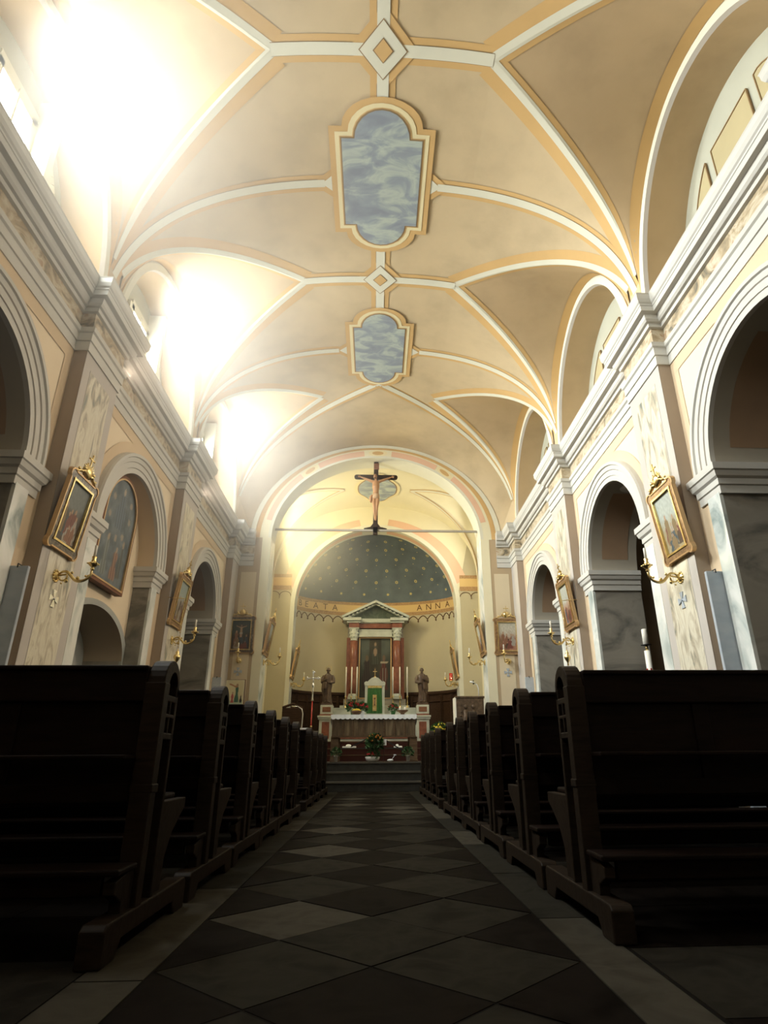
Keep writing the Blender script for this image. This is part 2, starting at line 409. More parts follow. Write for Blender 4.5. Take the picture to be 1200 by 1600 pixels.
# ---- recesses of the lunettes: white edge, soffit, back wall
wall_l, wall_r = MB(), MB()
for sgn, mb in ((-1, wall_l), (1, wall_r)):
    for bi, L in enumerate(LUN):
        a, c, b = L; N = 40
        def arc(inset, x):
            out = []
            for i in range(N + 1):
                th = pi * i / N; hw = (c - a if th < pi / 2 else b - c) - inset
                out.append((sgn * x, c - hw * cos(th), ZC + (2.06 - inset) * sin(th)))
            return out
        def ring(A, B, m, sm=True): mb.add(A + B, [(i, i + 1, N + 2 + i, N + 1 + i) for i in range(N)], m, sm)
        ring(arc(-.02, XL), arc(.03, XL - .03), M['vwhite']); ring(arc(.03, XL - .03), arc(.13, XL - .03), M['vwhite'])
        ring(arc(.13, XL - .03), arc(.15, XL + .02), M['stoneline']); ring(arc(.15, XL + .02), arc(.16, XB), M['vlunette'])
        A = arc(.16, XB); mb.add(A + [(sgn * XB, c, ZC)], [(i, i + 1, N + 1) for i in range(N)], M['blindwall'])
    # wall between the lunettes
    ed = [(LUN[q][2] - .02, LUN[q + 1][0] + .02, vz(XL) + .05) for q in range(len(LUN) - 1)] + [(LUN[-1][2] - .02, YE + .1, 7.2)]
    for y0, y1, zt in ed: mb.add([(sgn * (XL + .02), y0, ZC - .1), (sgn * (XL + .02), y1, ZC - .1), (sgn * (XL + .02), y1, zt), (sgn * (XL + .02), y0, zt)], [(0, 1, 2, 3)], M['vault'])
    mb.add([(sgn * 3.31, 13.5, ZC - .05), (sgn * 3.31, 13.5, 6.35), (sgn * 3.27, 13.72, 6.35), (sgn * 2.98, 13.93, ZC - .05)], [(0, 1, 2, 3)], M['vault'])
    # shelf behind the cornice
    mb.box(*(sorted((sgn * 3.20, sgn * 3.9))), -5, YE, ZC - .06, ZC - .01, M['stone'])
    mb.box(*(sorted((sgn * 3.36, sgn * 3.5))), -5, YE, ZC - 1.0, ZC, M['stone'])

# ---- side wall bays with arched openings
ZS = 3.25; RO = 1.0
BAYS = [(-1.35 + PW, 2.45 - PW, .55, 1.0), (2.45 + PW, 6.19 - PW, 4.31, 1.02), (6.19 + PW, 9.95 - PW, 8.08, 1.0), (9.95 + PW, 13.35, 11.86, .92)]
NA = 32
def sring(mb, A, B, m, sm=True):
    n = len(A); mb.add(A + B, [(i, i + 1, n + i + 1, n + i) for i in range(n - 1)], m, sm)
for sgn, mb in ((-1, wall_l), (1, wall_r)):
    X = sgn * XW
    mb.add([(X, -5, 0), (X, BAYS[0][0], 0), (X, BAYS[0][0], 4.8), (X, -5, 4.8)], [(0, 1, 2, 3)], M['wall'])
    for bi, (ya, yb, yc, r) in enumerate(BAYS):
        niche = sgn < 0 and bi == 2
        dp = .24 if niche else .72
        X2 = sgn * (XW + dp)
        arcp = [(yc - r * cos(pi * i / NA), ZS + r * sin(pi * i / NA)) for i in range(NA + 1)]
        # field above the arch and piers beside it
        mb.add([(X, y, z) for y, z in arcp] + [(X, y, 4.8) for y, z in arcp], [(i, i + 1, NA + 2 + i, NA + 1 + i) for i in range(NA)], M['wall'])
        for y0, y1 in ((ya - .05, yc - r), (yc + r, yb + .05)):
            mb.add([(X, y0, 0), (X, y1, 0), (X, y1, 4.8), (X, y0, 4.8)], [(0, 1, 2, 3)], M['wall'])
        # darker painted borders round the field
        e = sgn * (XW - .004)
        for y0, y1, z0, z1 in ((ya, ya + .14, ZS, 4.75), (yb - .14, yb, ZS, 4.75), (ya, yb, 4.6, 4.75), (ya, ya + .2, 0, ZS), (yb - .2, yb, 0, ZS)):
            e -= sgn * .0012; mb.add([(e, y0, z0), (e, y1, z0), (e, y1, z1), (e, y0, z1)], [(0, 1, 2, 3)], M['wallborder'])
        e -= sgn * .0012
        sring(mb, [(e, yc - (r + .1) * cos(pi * i / NA), ZS + (r + .1) * sin(pi * i / NA)) for i in range(NA + 1)],
              [(e, yc - (r + .42) * cos(pi * i / NA), ZS + min((r + .42) * sin(pi * i / NA), 1.5)) for i in range(NA + 1)], M['wallborder'])
        # archivolt: stepped moulding
        prof = [(0, .0), (0, .05), (.07, .05), (.075, .062), (.15, .062), (.158, .075), (.215, .08), (.225, .10), (.265, .10), (.275, .07), (.28, 0)]
        pl = [[(sgn * (XW - h), yc - (r + q) * cos(pi * i / NA), ZS + (r + q) * sin(pi * i / NA)) for i in range(NA + 1)] for q, h in prof]
        for k in range(len(pl) - 1): sring(mb, pl[k], pl[k + 1], M['stoneline'] if k in (2, 4) else M['stone'])
        # soffit
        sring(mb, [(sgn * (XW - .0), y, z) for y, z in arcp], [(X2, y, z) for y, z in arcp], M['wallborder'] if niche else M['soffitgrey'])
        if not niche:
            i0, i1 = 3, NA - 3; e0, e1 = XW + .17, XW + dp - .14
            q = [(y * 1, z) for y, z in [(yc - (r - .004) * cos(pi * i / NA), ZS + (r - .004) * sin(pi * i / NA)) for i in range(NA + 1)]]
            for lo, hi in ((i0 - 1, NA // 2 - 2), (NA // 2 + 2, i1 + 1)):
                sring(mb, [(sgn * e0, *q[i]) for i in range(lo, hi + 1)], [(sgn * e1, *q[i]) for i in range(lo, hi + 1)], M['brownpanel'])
            # round medallion at the crown of the soffit
            mb.lathe([(.17, 0), (.17, .006), (.13, .008)], M['stone'], (sgn * (e0 + e1) / 2, yc, ZS + r - .015), 20)
        # jambs and marble facing
        for s2, yj in ((-1, yc - r), (1, yc + r)):
            mb.box(*sorted((X, X2)), *sorted((yj, yj + s2 * .03)), 0, 2.96, M['greymarble'])
            f0, f1 = sorted((yj, yj + s2 * .22))
            mb.box(*sorted((sgn * (XW - .035), sgn * XW)), f0, f1, 0, 2.97, M['whitemarble'])
            # impost moulding wrapping the jamb
            ip = [(0, 2.95), (.03, 2.95), (.03, 3.03), (.045, 3.04), (.045, 3.10), (.07, 3.12), (.085, 3.17), (.10, 3.18), (.10, 3.25), (0, 3.26)]
            plan = [(X, yj + s2 * .34), (X, yj), (X2, yj)]
            rows = []
            for pr_, z in ip:
                rows.append([(X - sgn * pr_, yj + s2 * .34 + s2 * pr_, z), (X - sgn * pr_, yj - s2 * pr_, z), (X2, yj - s2 * pr_, z)])
            grid(mb, rows, M['stone'], False)
            grid(mb, [[(X, yj + s2 * .34, z), (X - sgn * pr_, yj + s2 * (.34 + pr_), z)] for pr_, z in ip], M['stone'], False)
        if niche:
            mb.add([(X2, y, z) for y, z in arcp] + [(X2, yc, ZS)], [(i, i + 1, NA + 1) for i in range(NA)], M['wall'])
            # low marble door arch in the niche
            r2 = .95; zz = 1.88
            ap = lambda rr: [(X2 + .0, yc - rr * cos(pi * i / 24), zz + rr * .58 * sin(pi * i / 24)) for i in range(25)]
            I, O = ap(r2), ap(r2 + .13)
            mb.add([(X2, yc - r, 1.9), (X2, yc + r, 1.9), (X2, yc + r, ZS), (X2, yc - r, ZS)], [(0, 1, 2, 3)], M['wall']) if False else None
            top = [(X2, p[1], ZS) for p in O]; sring(mb, O, top, M['wall'])
            sring(mb, [(X2 + .03, p[1], p[2]) for p in I], [(X2 + .03, p[1], p[2]) for p in O], M['voussoir'], False)
            sring(mb, [(X2 + .03, p[1], p[2]) for p in I], [(X2 - .5, p[1], p[2]) for p in I], M['chapel'])
            for s2 in (-1, 1):
                mb.box(X2 - .0, X2 + .03, *sorted((yc + s2 * r2, yc + s2 * (r2 + .13))), 0, zz, M['voussoir'])
                mb.box(X2 - .5, X2, *sorted((yc + s2 * r2, yc + s2 * (r2 + .02))), 0, zz, M['greymarble'])
            mb.add([(X2 - .5, yc - 1, 0), (X2 - .5, yc + 1, 0), (X2 - .5, yc + 1, 2.6), (X2 - .5, yc - 1, 2.6)], [(0, 1, 2, 3)], M['voussoir'])
        else:   # chapel or aisle behind the opening
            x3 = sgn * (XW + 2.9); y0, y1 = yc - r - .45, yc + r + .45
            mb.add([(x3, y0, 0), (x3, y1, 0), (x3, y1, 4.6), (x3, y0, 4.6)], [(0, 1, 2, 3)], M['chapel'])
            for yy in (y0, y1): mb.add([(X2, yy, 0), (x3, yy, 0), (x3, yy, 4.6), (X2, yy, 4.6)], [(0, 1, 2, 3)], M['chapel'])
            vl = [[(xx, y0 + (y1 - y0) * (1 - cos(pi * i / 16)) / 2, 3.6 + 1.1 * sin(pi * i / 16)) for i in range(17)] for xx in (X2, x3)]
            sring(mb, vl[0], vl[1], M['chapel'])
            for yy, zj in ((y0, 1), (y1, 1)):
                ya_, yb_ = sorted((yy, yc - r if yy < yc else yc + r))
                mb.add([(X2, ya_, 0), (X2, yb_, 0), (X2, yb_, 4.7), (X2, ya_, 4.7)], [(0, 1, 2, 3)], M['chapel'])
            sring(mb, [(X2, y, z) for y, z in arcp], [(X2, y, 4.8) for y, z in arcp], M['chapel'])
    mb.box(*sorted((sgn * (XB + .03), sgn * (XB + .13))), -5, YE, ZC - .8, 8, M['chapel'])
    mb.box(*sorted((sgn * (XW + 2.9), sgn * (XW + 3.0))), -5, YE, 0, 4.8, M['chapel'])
struct(wall_l.build('wall_left', fixn=False)); struct(wall_r.build('wall_right', fixn=False))

mb = MB(); mb.box(-XW - .71, -XW - .66, 7.25, 7.75, 0, 2.15, M['darkdoor']); mb.box(-XW - .66, -XW - .64, 7.30, 7.70, .1, 1.0, M['darkdoor']); mb.box(-XW - .66, -XW - .64, 7.30, 7.70, 1.1, 2.05, M['darkdoor']); struct(mb.build('door_1'))
# ---- windows in the left lunettes (glazed) and painted blind ones on the right
for bi, L in enumerate(LUN[1:]):
    a, c, b = L
    for sgn in (-1, 1):
        X = XB - .02
        mb = MB(); gl = MB()
        def quad(y0, z0, y1, z1, x, m, target):
            target.add([(sgn * x, y0, ZC - .0), (sgn * x, y1, ZC), (sgn * x, y1, z1), (sgn * x, y0, z0)], [(0, 1, 2, 3)], m)
        def hz(y, ins): 
            hw = (c - a if y < c else b - c) - ins; t = min(1, abs(y - c) / hw); return ZC + (2.06 - ins) * sqrt(max(0, 1 - t * t))
        segs = [(a + .62, c - .50, 0), (c - .36, c + .36, 1), (c + .50, b - .62, 2)]
        for (y0, y1, kx) in segs:
            n = 10; ys = [y0 + (y1 - y0) * i / n for i in range(n + 1)]
            zt = [(ZC + 1.42) if kx == 1 else max(ZC + .05, min(hz(y, .48), ZC + 1.42)) for y in ys]
            glazed = sgn < 0 and kx > 0
            tgt = gl if glazed else mb; m = M['glow'] if glazed else M['panelyellow']
            xo = X if not glazed else X - .02
            tgt.add([(sgn * xo, y, ZC - .02) for y in ys] + [(sgn * xo, y, z) for y, z in zip(ys, zt)], [(i, i + 1, n + 2 + i, n + 1 + i) for i in range(n)], m)
            path = [(sgn * X, ys[0], ZC)] + [(sgn * X, y, z) for y, z in zip(ys, zt)] + [(sgn * X, ys[-1], ZC)]
            if glazed:
                for p, q in zip(path[:-1], path[1:]): mb.bar(p, q, .16, .06, M['vwhite'], up=(1, 0, 0))
                mb.bar((sgn * (X - .03), (y0 + y1) / 2, ZC), (sgn * (X - .03), (y0 + y1) / 2, zt[n // 2]), .03, .03, M['vwhite'])
            else:
                for p, q in zip(path[:-1], path[1:]): mb.bar(p, q, .012, .022, M['line'], up=(1, 0, 0))
        if sgn < 0:   # pier between the two openings
            mb.box(-XB, -XB + .26, c + .38, c + .48, ZC, hz(c + .43, .2), M['vwhite'])
        nm = 'window_%d' % (bi * 2 + (1 if sgn < 0 else 2))
        o = struct(mb.build(nm, fixn=False))
        if sgn < 0: gl.build('window_pane', o, fixn=False)

# ---- entablature with breaks over the pilasters
ENT = [(0, 4.75), (.02, 4.75), (.02, 4.865), (.035, 4.87), (.035, 4.965), (.055, 4.98), (.06, 5.03), (.012, 5.035), (.01, 5.25), (.045, 5.255), (.05, 5.30), (.08, 5.305), (.10, 5.33), (.11, 5.385), (.165, 5.39), (.17, 5.45), (.178, 5.455), (.18, 5.475), (.195, 5.49), (.21, 5.53), (.213, 5.585), (.22, 5.60), (-.25, 5.605)]
def sweep(mb, path, prof, matf):
    """path in plan (x,y); prof: (projection to the left of travel, z)"""
    n = len(path); P = [Vector(p) for p in path]; nr = []
    for i in range(n - 1):
        d = (P[i + 1] - P[i]).normalized(); nr.append(Vector((-d.y, d.x)))
    rows = []
    for pr_, z in prof:
        row = []
        for i in range(n):
            if i == 0: o = nr[0] * pr_
            elif i == n - 1: o = nr[-1] * pr_
            else:
                a_, b_ = nr[i - 1], nr[i]; o = (a_ + b_) * (pr_ / (1 + a_.dot(b_)))
            row.append((P[i].x + o.x, P[i].y + o.y, z))
        rows.append(row)
    for k in range(len(rows) - 1): grid(mb, rows[k:k + 2], matf(k), False)
XP = 3.2
def ent_path(sgn):
    p = [(XW, -5)]
    for yc in PIERS: p += [(XW, yc - PW), (XP, yc - PW), (XP, yc + PW), (XW, yc + PW)]
    p += [(XW, 13.36), (XP, 13.36), (XP, YE), (2.86, YE), (2.86, YE + .0)]
    return p[:-1]
for sgn in (-1, 1):
    mb = MB(); p = ent_path(sgn)
    p = [(sgn * x, y) for x, y in p]
    if sgn < 0: p = p[::-1]
    sweep(mb, p, ENT, lambda k: M['frieze'] if k == 7 else M['stone'])
    # return at the end beside the chancel arch
    if sgn > 0: rows = [[(2.86, YE - pr_, z), (2.86, YE, z)] for pr_, z in ENT]
    else: rows = [[(-2.86, YE - pr_, z), (-2.86, YE, z)] for pr_, z in ENT]
    grid(mb, rows, M['stone'], False)
    for v_i in range(1): pass
    struct(mb.build('trim_%d' % (1 if sgn < 0 else 2), fixn=False))
# ---- pilasters
def pil(mb, sgn, y0, y1):
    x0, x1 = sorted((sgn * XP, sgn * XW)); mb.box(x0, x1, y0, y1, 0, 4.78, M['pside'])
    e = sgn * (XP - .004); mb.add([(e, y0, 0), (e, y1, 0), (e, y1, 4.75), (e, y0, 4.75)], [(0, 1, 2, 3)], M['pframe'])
    e = sgn * (XP - .007)
    for z0, z1, m in ((1.0, 4.58, M['marble']),):
        mb.add([(e, y0 + .15, z0), (e, y1 - .15, z0), (e, y1 - .15, z1), (e, y0 + .15, z1)], [(0, 1, 2, 3)], m)
        mb.frame([(y0 + .14, z0 - .01), (y1 - .14, z0 - .01), (y1 - .14, z1 + .01), (y0 + .14, z1 + .01)], [(y0 + .15, z0), (y1 - .15, z0), (y1 - .15, z1), (y0 + .15, z1)], 0, .003, M['stoneline'], T=Matrix(((0, sgn, 0, e), (1, 0, 0, 0), (0, 0, 1, 0), (0, 0, 0, 1))))
    mb.box(*sorted((sgn * (XP - .03), sgn * XP)), y0 - .02, y1 + .02, 0, .35, M['greymarble'])
k = 3
for sgn in (-1, 1):
    for yc in PIERS[1:]:
        mb = MB(); pil(mb, sgn, yc - PW, yc + PW); struct(mb.build('trim_%d' % k, fixn=False)); k += 1
    mb = MB(); x0, x1 = sorted((sgn * XP, sgn * XW)); mb.box(x0, x1, 13.36, YE, 0, 4.78, M['pside'])
    e = sgn * (XP - .004); mb.add([(e, 13.36, 0), (e, YE, 0), (e, YE, 4.75), (e, 13.36, 4.75)], [(0, 1, 2, 3)], M['pframe'])
    struct(mb.build('trim_%d' % k, fixn=False)); k += 1

# ---- chancel arch wall
YE2 = 14.55; OA, OB, OZ = 2.50, 2.16, 5.45
mb = MB(); N = 48
def ell(a, b, z0, y): return [(-a * cos(pi * i / N), y, z0 + b * sin(pi * i / N)) for i in range(N + 1)]
inn = ell(OA, OB, OZ, YE)
sring(mb, inn, ell(3.3, 2.6, OZ, YE), M['chancel'])
for s in (-1, 1):
    mb.add([(s * OA, YE, 0), (s * 3.4, YE, 0), (s * 3.4, YE, OZ), (s * OA, YE, OZ)], [(0, 1, 2, 3)], M['endborder'])
    mb.add([(s * 2.77, YE - .004, 0), (s * 3.12, YE - .004, 0), (s * 3.12, YE - .004, 4.6), (s * 2.77, YE - .004, 4.6)], [(0, 1, 2, 3)], M['endfield'])
    mb.add([(s * OA, YE - .006, 0), (s * 2.70, YE - .006, 0), (s * 2.70, YE - .006, OZ), (s * OA, YE - .006, OZ)], [(0, 1, 2, 3)], M['chancel'])
    mb.add([(s * OA, YE - .007, 0), (s * OA, YE2, 0), (s * OA, YE2, OZ), (s * OA, YE, OZ)], [(0, 1, 2, 3)], M['whitemarble'])
sring(mb, inn, ell(OA, OB, OZ, YE2), M['vwhite'])
# painted rings: cream, pink, cream, ochre
def pr(a, z): return lambda q: None
def rng(a0, b0, a1, b1, y, m, i0=0, i1=N):
    A = ell(a0, b0, OZ, y)[i0:i1 + 1]; B = ell(a1, b1, OZ, y)[i0:i1 + 1]; sring(mb, A, B, m)
rng(OA, OB, OA + .07, OB + .05, YE - .004, M['vwhite'])
for i0, i1 in ((3, 12), (15, 22), (26, 33), (36, 45)): rng(OA + .07, OB + .05, OA + .20, OB + .20, YE - .005, M['pink'], i0, i1)
for i0 in (13.5, 24, 34.5):
    th = pi * i0 / N; cx_, cz = -(OA + .135) * cos(th), OZ + (OB + .125) * sin(th); t = Vector((sin(th), cos(th))) ; nn = Vector((-cos(th), sin(th)))
    for kk, m, of in ((1, M['frame1'], .006), (.6, M['vorange'], .008)):
        P = [Vector((cx_, cz)) + t * .24 * kk * cos(2 * pi * j / 16) + nn * .085 * kk * sin(2 * pi * j / 16) for j in range(16)]
        mb.add([(p.x, YE - of, p.y) for p in P], [tuple(range(16))], m)
rng(OA + .27, OB + .22, OA + .40, OB + .27, YE - .008, M['vorange'])
rng(OA + .38, OB + .27, OA + .50, OB + .34, YE - .03, M['vwhite'])
mb.add([(-3.4, YE2, 0), (-OA, YE2, 0), (-OA, YE2, 8.2), (-3.4, YE2, 8.2)], [(0, 1, 2, 3)], M['chancel'])
mb.add([(3.4, YE2, 0), (OA, YE2, 0), (OA, YE2, 8.2), (3.4, YE2, 8.2)], [(0, 1, 2, 3)], M['chancel'])
sring(mb, ell(OA, OB, OZ, YE2), [(p[0], YE2, 8.2) for p in inn], M['chancel'])
struct(mb.build('wall_front', fixn=False))
mb = MB(); mb.box(-6.5, 6.5, -5.1, -5, 0, 8.2, M['wall']); mb.box(-6.4, 6.4, -5.1, 20, 8.3, 8.4, M['chapel']); struct(mb.build('wall_back'))

# ---- chancel: side walls, vault with lunettes, apse arch wall
YA, YA2 = 17.4, 17.9; CXW = 2.95; CZ, CBr = 5.35, 2.32
mb = MB()
def cz_(x): return CZ + CBr * max(0, 1 - (abs(x) / CXW) ** 2.3) ** (1 / 2.3)
cy0, cym, cy1 = YE2, (YE2 + YA) / 2, YA; cxa = .95
rows = [[(-cxa + 2 * cxa * i / 12, cy0 + (cy1 - cy0) * j / 12, cz_(-cxa + 2 * cxa * i / 12)) for j in range(13)] for i in range(13)]
grid(mb, rows, M['chancel'])
for sgn in (-1, 1):
    for s2, ye in ((-1, cy0), (1, cy1)):
        rows = []; lr = []
        for i in range(25):
            u = sin(i / 24 * pi / 2); x = cxa + (CXW - cxa) * u; base = ye - s2 * .18
            yg = cym + (base - cym) * u
            rows.append([(sgn * x, ye + (yg - ye) * t, cz_(x)) for t in (0, .5, 1)])
            th = math.acos(min(1, u)); wz = CZ + 1.75 * sin(th)
            lr.append([(sgn * (x + (CXW - x) * t), yg, cz_(x) + (wz - cz_(x)) * t) for t in (0, .33, .66, 1)])
        grid(mb, rows, M['chancel']); grid(mb, lr, M['chancel'])
        # groin band
        p = [Vector(r[-1]) for r in rows]; nn = []
        for q in p:
            h = .01; dz = (cz_(abs(q.x) + h) - cz_(abs(q.x) - h)) / (2 * h); n_ = -Vector((-dz * sgn, 0, 1)).normalized(); nn.append(n_)
        strip(mb, p, nn, .16, .008, M['vorange']); strip(mb, p, nn, .10, .012, M['vwhite'])
    p = [Vector((sgn * (.5 + (cxa - .5) * i / 6), cym, cz_(.5))) for i in range(7)]
    strip(mb, p, [(0, 0, -1)] * 7, .12, .012, M['vwhite'])
def cflat(poly, off, m):
    n = len(poly); mb.add([(x, y, cz_(x) - off) for x, y in poly] + [(0, sum(p[1] for p in poly) / n, cz_(0) - off)], [(i, (i + 1) % n, n) for i in range(n)], m)
def cpan(o):
    P = []
    for i in range(40):
        t = 2 * pi * i / 40; rr = 1 + .10 * cos(4 * t); P.append((( .48 + o) * rr * (abs(cos(t)) ** .8) * (1 if cos(t) > 0 else -1), cym + (.82 + o) * rr * (abs(sin(t)) ** .8) * (1 if sin(t) > 0 else -1)))
    return P
cflat(cpan(.1), .02, M['frame1']); cflat(cpan(.03), .025, M['line']); cflat(cpan(0), .03, M['cloud'])
struct(mb.build('ceiling_chancel', fixn=False))
mb = MB()
for s in (-1, 1):
    x = s * CXW
    mb.add([(x, YE2, 0), (x, YA, 0), (x, YA, 7.3), (x, YE2, 7.3)], [(0, 1, 2, 3)], M['chancel'])
    if s: struct(mb.build('wall_chancel_left' if s < 0 else 'wall_chancel_right', fixn=False)); mb = MB()
    mb = MB()
# chancel window glass
g = MB(); n = 16
for sgn, m in ((-1, M['glowwarm']),):
    g.add([(sgn * (CXW - .02), cym - .6 * cos(pi * i / n), 5.9 + .55 * sin(pi * i / n)) for i in range(n + 1)], [tuple(range(n + 1))], m)
    fr = [(sgn * (CXW - .03), cym - .62 * cos(pi * i / n), 5.9 + .57 * sin(pi * i / n)) for i in range(n + 1)]
    g.tube(fr + [fr[0]], .025, M['vwhite'])
struct(g.build('window_9', fixn=False))

mb = MB(); AR, AZ = 2.31, 4.66
def ar(r, y, k=0): return [(-r * cos(pi * i / N), y, AZ + r * sin(pi * i / N)) for i in range(N + 1)]
sring(mb, ar(AR, YA), [(p[0] * 1.3, YA, 7.95) for p in ar(AR, YA)], M['chancel'])
for s in (-1, 1):
    mb.add([(s * AR, YA, 0), (s * 3, YA, 0), (s * 3, YA, 7.95), (s * 1.3 * AR, YA, 7.95), (s * AR, YA, AZ)], [(0, 1, 2, 3, 4)], M['apse'])
    mb.add([(s * AR, YA - .005, 0), (s * (AR + .12), YA - .005, 0), (s * (AR + .12), YA - .005, AZ), (s * AR, YA - .005, AZ)], [(0, 1, 2, 3)], M['vwhite'])
    mb.add([(s * AR, YA - .006, 0), (s * AR, YA2 + .05, 0), (s * AR, YA2 + .05, AZ), (s * AR, YA - .006, AZ)], [(0, 1, 2, 3)], M['whitemarble'])
    a0, a1 = AR + .12, 2.95
    for z0, z1, m in ((5.44, 5.54, M['frband']), (5.20, 5.44, M['frgold']), (5.07, 5.20, M['frband'])):
        mb.add([(s * a0, YA - .006, z0), (s * a1, YA - .006, z0), (s * a1, YA - .006, z1), (s * a0, YA - .006, z1)], [(0, 1, 2, 3)], m)
    for cxx in (a0 + .16, a0 + .48):
        P = [(s * (cxx - .16 * cos(pi * i / 10)), YA - .01, 4.90 + .13 * sin(pi * i / 10)) for i in range(11)]
        mb.tube(P, .009, M['letter'], 4); mb.bar((s * (cxx + .16), YA - .01, 4.9), (s * (cxx + .16), YA - .01, 4.83), .05, .01, M['letter'])
sring(mb, ar(AR, YA), ar(AR, YA2 + .05), M['vwhite'])
sring(mb, [(p[0], YA - .006, p[2]) for p in ar(AR, YA)], [(p[0], YA - .006, p[2]) for p in ar(AR + .12, YA)], M['vwhite'])
for i0, i1 in ((3, 22), (26, 45)):
    sring(mb, [(p[0], YA - .004, p[2]) for p in ar(AR + .12, YA)][i0:i1], [(-(AR + .42) * cos(pi * i / N), YA - .004, AZ + .1 + (AR + .22) * sin(pi * i / N)) for i in range(N + 1)][i0:i1], M['pink'])
A1 = ar(AR - .005, YA + .15); B1 = ar(AR - .005, YA + .42)
for i0, i1 in ((2, 22), (26, 46)): sring(mb, A1[i0:i1], B1[i0:i1], M['pink'])
struct(mb.build('wall_apse_arch', fixn=False))

# ---- apse: curved wall, painted frieze, starry half dome
mb = MB(); PA, PB, PY = 2.45, 1.35, YA2
def ap(phi, k=1.0): return (-PA * k * cos(phi), PY + PB * k * sin(phi))
NP = 64
def cyl(z0, z1, m, k=1.0, p0=0, p1=NP):
    A = [(*ap(pi * i / NP, k), z0) for i in range(p0, p1 + 1)]; B = [(*ap(pi * i / NP, k), z1) for i in range(p0, p1 + 1)]; sring(mb, A, B, m)
cyl(0.5, 5.06, M['apse']); cyl(5.06, 5.14, M['frband']); cyl(5.14, 5.17, M['apsesky'])
cyl(5.05, 5.14, M['frband'], .998); cyl(4.82, 5.05, M['frgold'], .998); cyl(4.71, 4.82, M['frband'], .998)
nar = 22
for i in range(nar):
    P = []
    for j in range(9):
        ph = pi * (i + .5 + (j - 4) / 8 * 1.0) / nar; P.append((*ap(ph, .996), 4.56 + .12 * sin(pi * j / 8)))
    mb.tube(P, .014, M['letter'], 4, cap=False)
    ph = pi * i / nar
    if i: q = ap(ph, .996); mb.lathe([(.004, 0), (.03, .04), (.012, .06), (.012, .08)], M['letter'], (q[0], q[1], 4.48), 6)
rows = []
for k_ in range(19):
    th = pi / 2 * k_ / 18 * .999; rows.append([(-PA * cos(pi * i / NP) * cos(th), PY + PB * sin(pi * i / NP) * cos(th), 5.17 + 1.95 * sin(th)) for i in range(NP + 1)])
grid(mb, rows, M['apsesky'])
def dome(phi, th, k=.992): return Vector((-PA * k * cos(phi) * cos(th), PY + PB * k * sin(phi) * cos(th), 5.17 + 1.95 * k * sin(th)))
def star(phi, th, r, npt=6, hole=True):
    c = dome(phi, th); e1 = (dome(phi + .01, th) - c).normalized(); e2 = (dome(phi, th + .01) - c).normalized()
    if hole:
        vs = []; 
        for j in range(npt * 2):
            q = r if j % 2 == 0 else r * .62; a_ = pi * j / npt + pi / 2; d = e1 * cos(a_) + e2 * sin(a_); vs += [c + d * q, c + d * r * .36]
        n = npt * 2; mb.add(vs, [(2 * j, 2 * j + 1, 2 * ((j + 1) % n) + 1, 2 * ((j + 1) % n)) for j in range(n)], M['star'])
    else:
        n = npt * 2; vs = [c + (e1 * cos(pi * j / npt) + e2 * sin(pi * j / npt)) * (r if j % 2 == 0 else r * .4) for j in range(n)]
        mb.add(vs, [tuple(range(n))], M['star'])
for row in range(6):
    th = .12 + row * .20; cnt = [10, 11, 10, 9, 8, 6][row]
    for i in range(cnt):
        ph = pi * (i + .5 + (.0 if row % 2 else .0)) / cnt
        star(ph, th, .058, 6, row > 0)
        if row < 5: star(pi * (i + 1.0) / cnt if i < cnt - 1 else .03, th + .10, .022, 4, False)
# lettering painted on the golden band
def letters(text, xs_):
    for ch, x in zip(text, xs_):
        cu = bpy.data.curves.new('lettering', 'FONT'); cu.body = ch; cu.size = .265; cu.align_x = 'CENTER'
        ob = bpy.data.objects.new('lettering', cu); me = ob.to_mesh()
        sgnx = x / (PA * .994); ph0 = math.acos(max(-1, min(1, -sgnx))); q0 = ap(ph0, .994); q1 = ap(ph0 + .01, .994)
        t = Vector((q1[0] - q0[0], q1[1] - q0[1], 0)).normalized()
        vs = [Vector((q0[0], q0[1], 4.853)) + t * v.co.x + Vector((0, 0, v.co.y)) for v in me.vertices]
        mb.add(vs, [tuple(p.vertices) for p in me.polygons], M['letter'])
        ob.to_mesh_clear(); bpy.data.objects.remove(ob); bpy.data.curves.remove(cu)
letters('BEATA', [-2.27, -2.10, -1.84, -1.56, -1.27]); letters('ANNA', [1.36, 1.64, 1.91, 2.18])
struct(mb.build('wall_apse', fixn=False))
# wainscot
mb = MB()
def cyl2(z0, z1, m, k): 
    A = [(*ap(pi * i / NP, k), z0) for i in range(NP + 1)]; B = [(*ap(pi * i / NP, k), z1) for i in range(NP + 1)]; sring(mb, A, B, m)
cyl2(.53, 2.30, M['wains'], .97); cyl2(2.30, 2.33, M['wains'], .955); cyl2(2.33, 2.40, M['wains'], .94); cyl2(.53, .7, M['wains'], .955)
A = [(*ap(pi * i / NP, .94), 2.40) for i in range(NP + 1)]; B = [(*ap(pi * i / NP, 1.0), 2.40) for i in range(NP + 1)]; sring(mb, A, B, M['wains'])
A = [(*ap(pi * i / NP, .94), 2.33) for i in range(NP + 1)]; B = [(*ap(pi * i / NP, .97), 2.30) for i in range(NP + 1)]; sring(mb, A, B, M['wains'])
for i in range(13):
    ph = pi * (i + .5) / 13; q = ap(ph, .96); mb.box(q[0] - .035, q[0] + .035, q[1] - .02, q[1] + .02, .6, 2.3, M['wains'])
for z in (2.12, 1.3): 
    mb.tube([(*ap(pi * i / NP, .965), z) for i in range(NP + 1)], .022, M['wains'], 6)
struct(mb.build('trim_20', fixn=False))

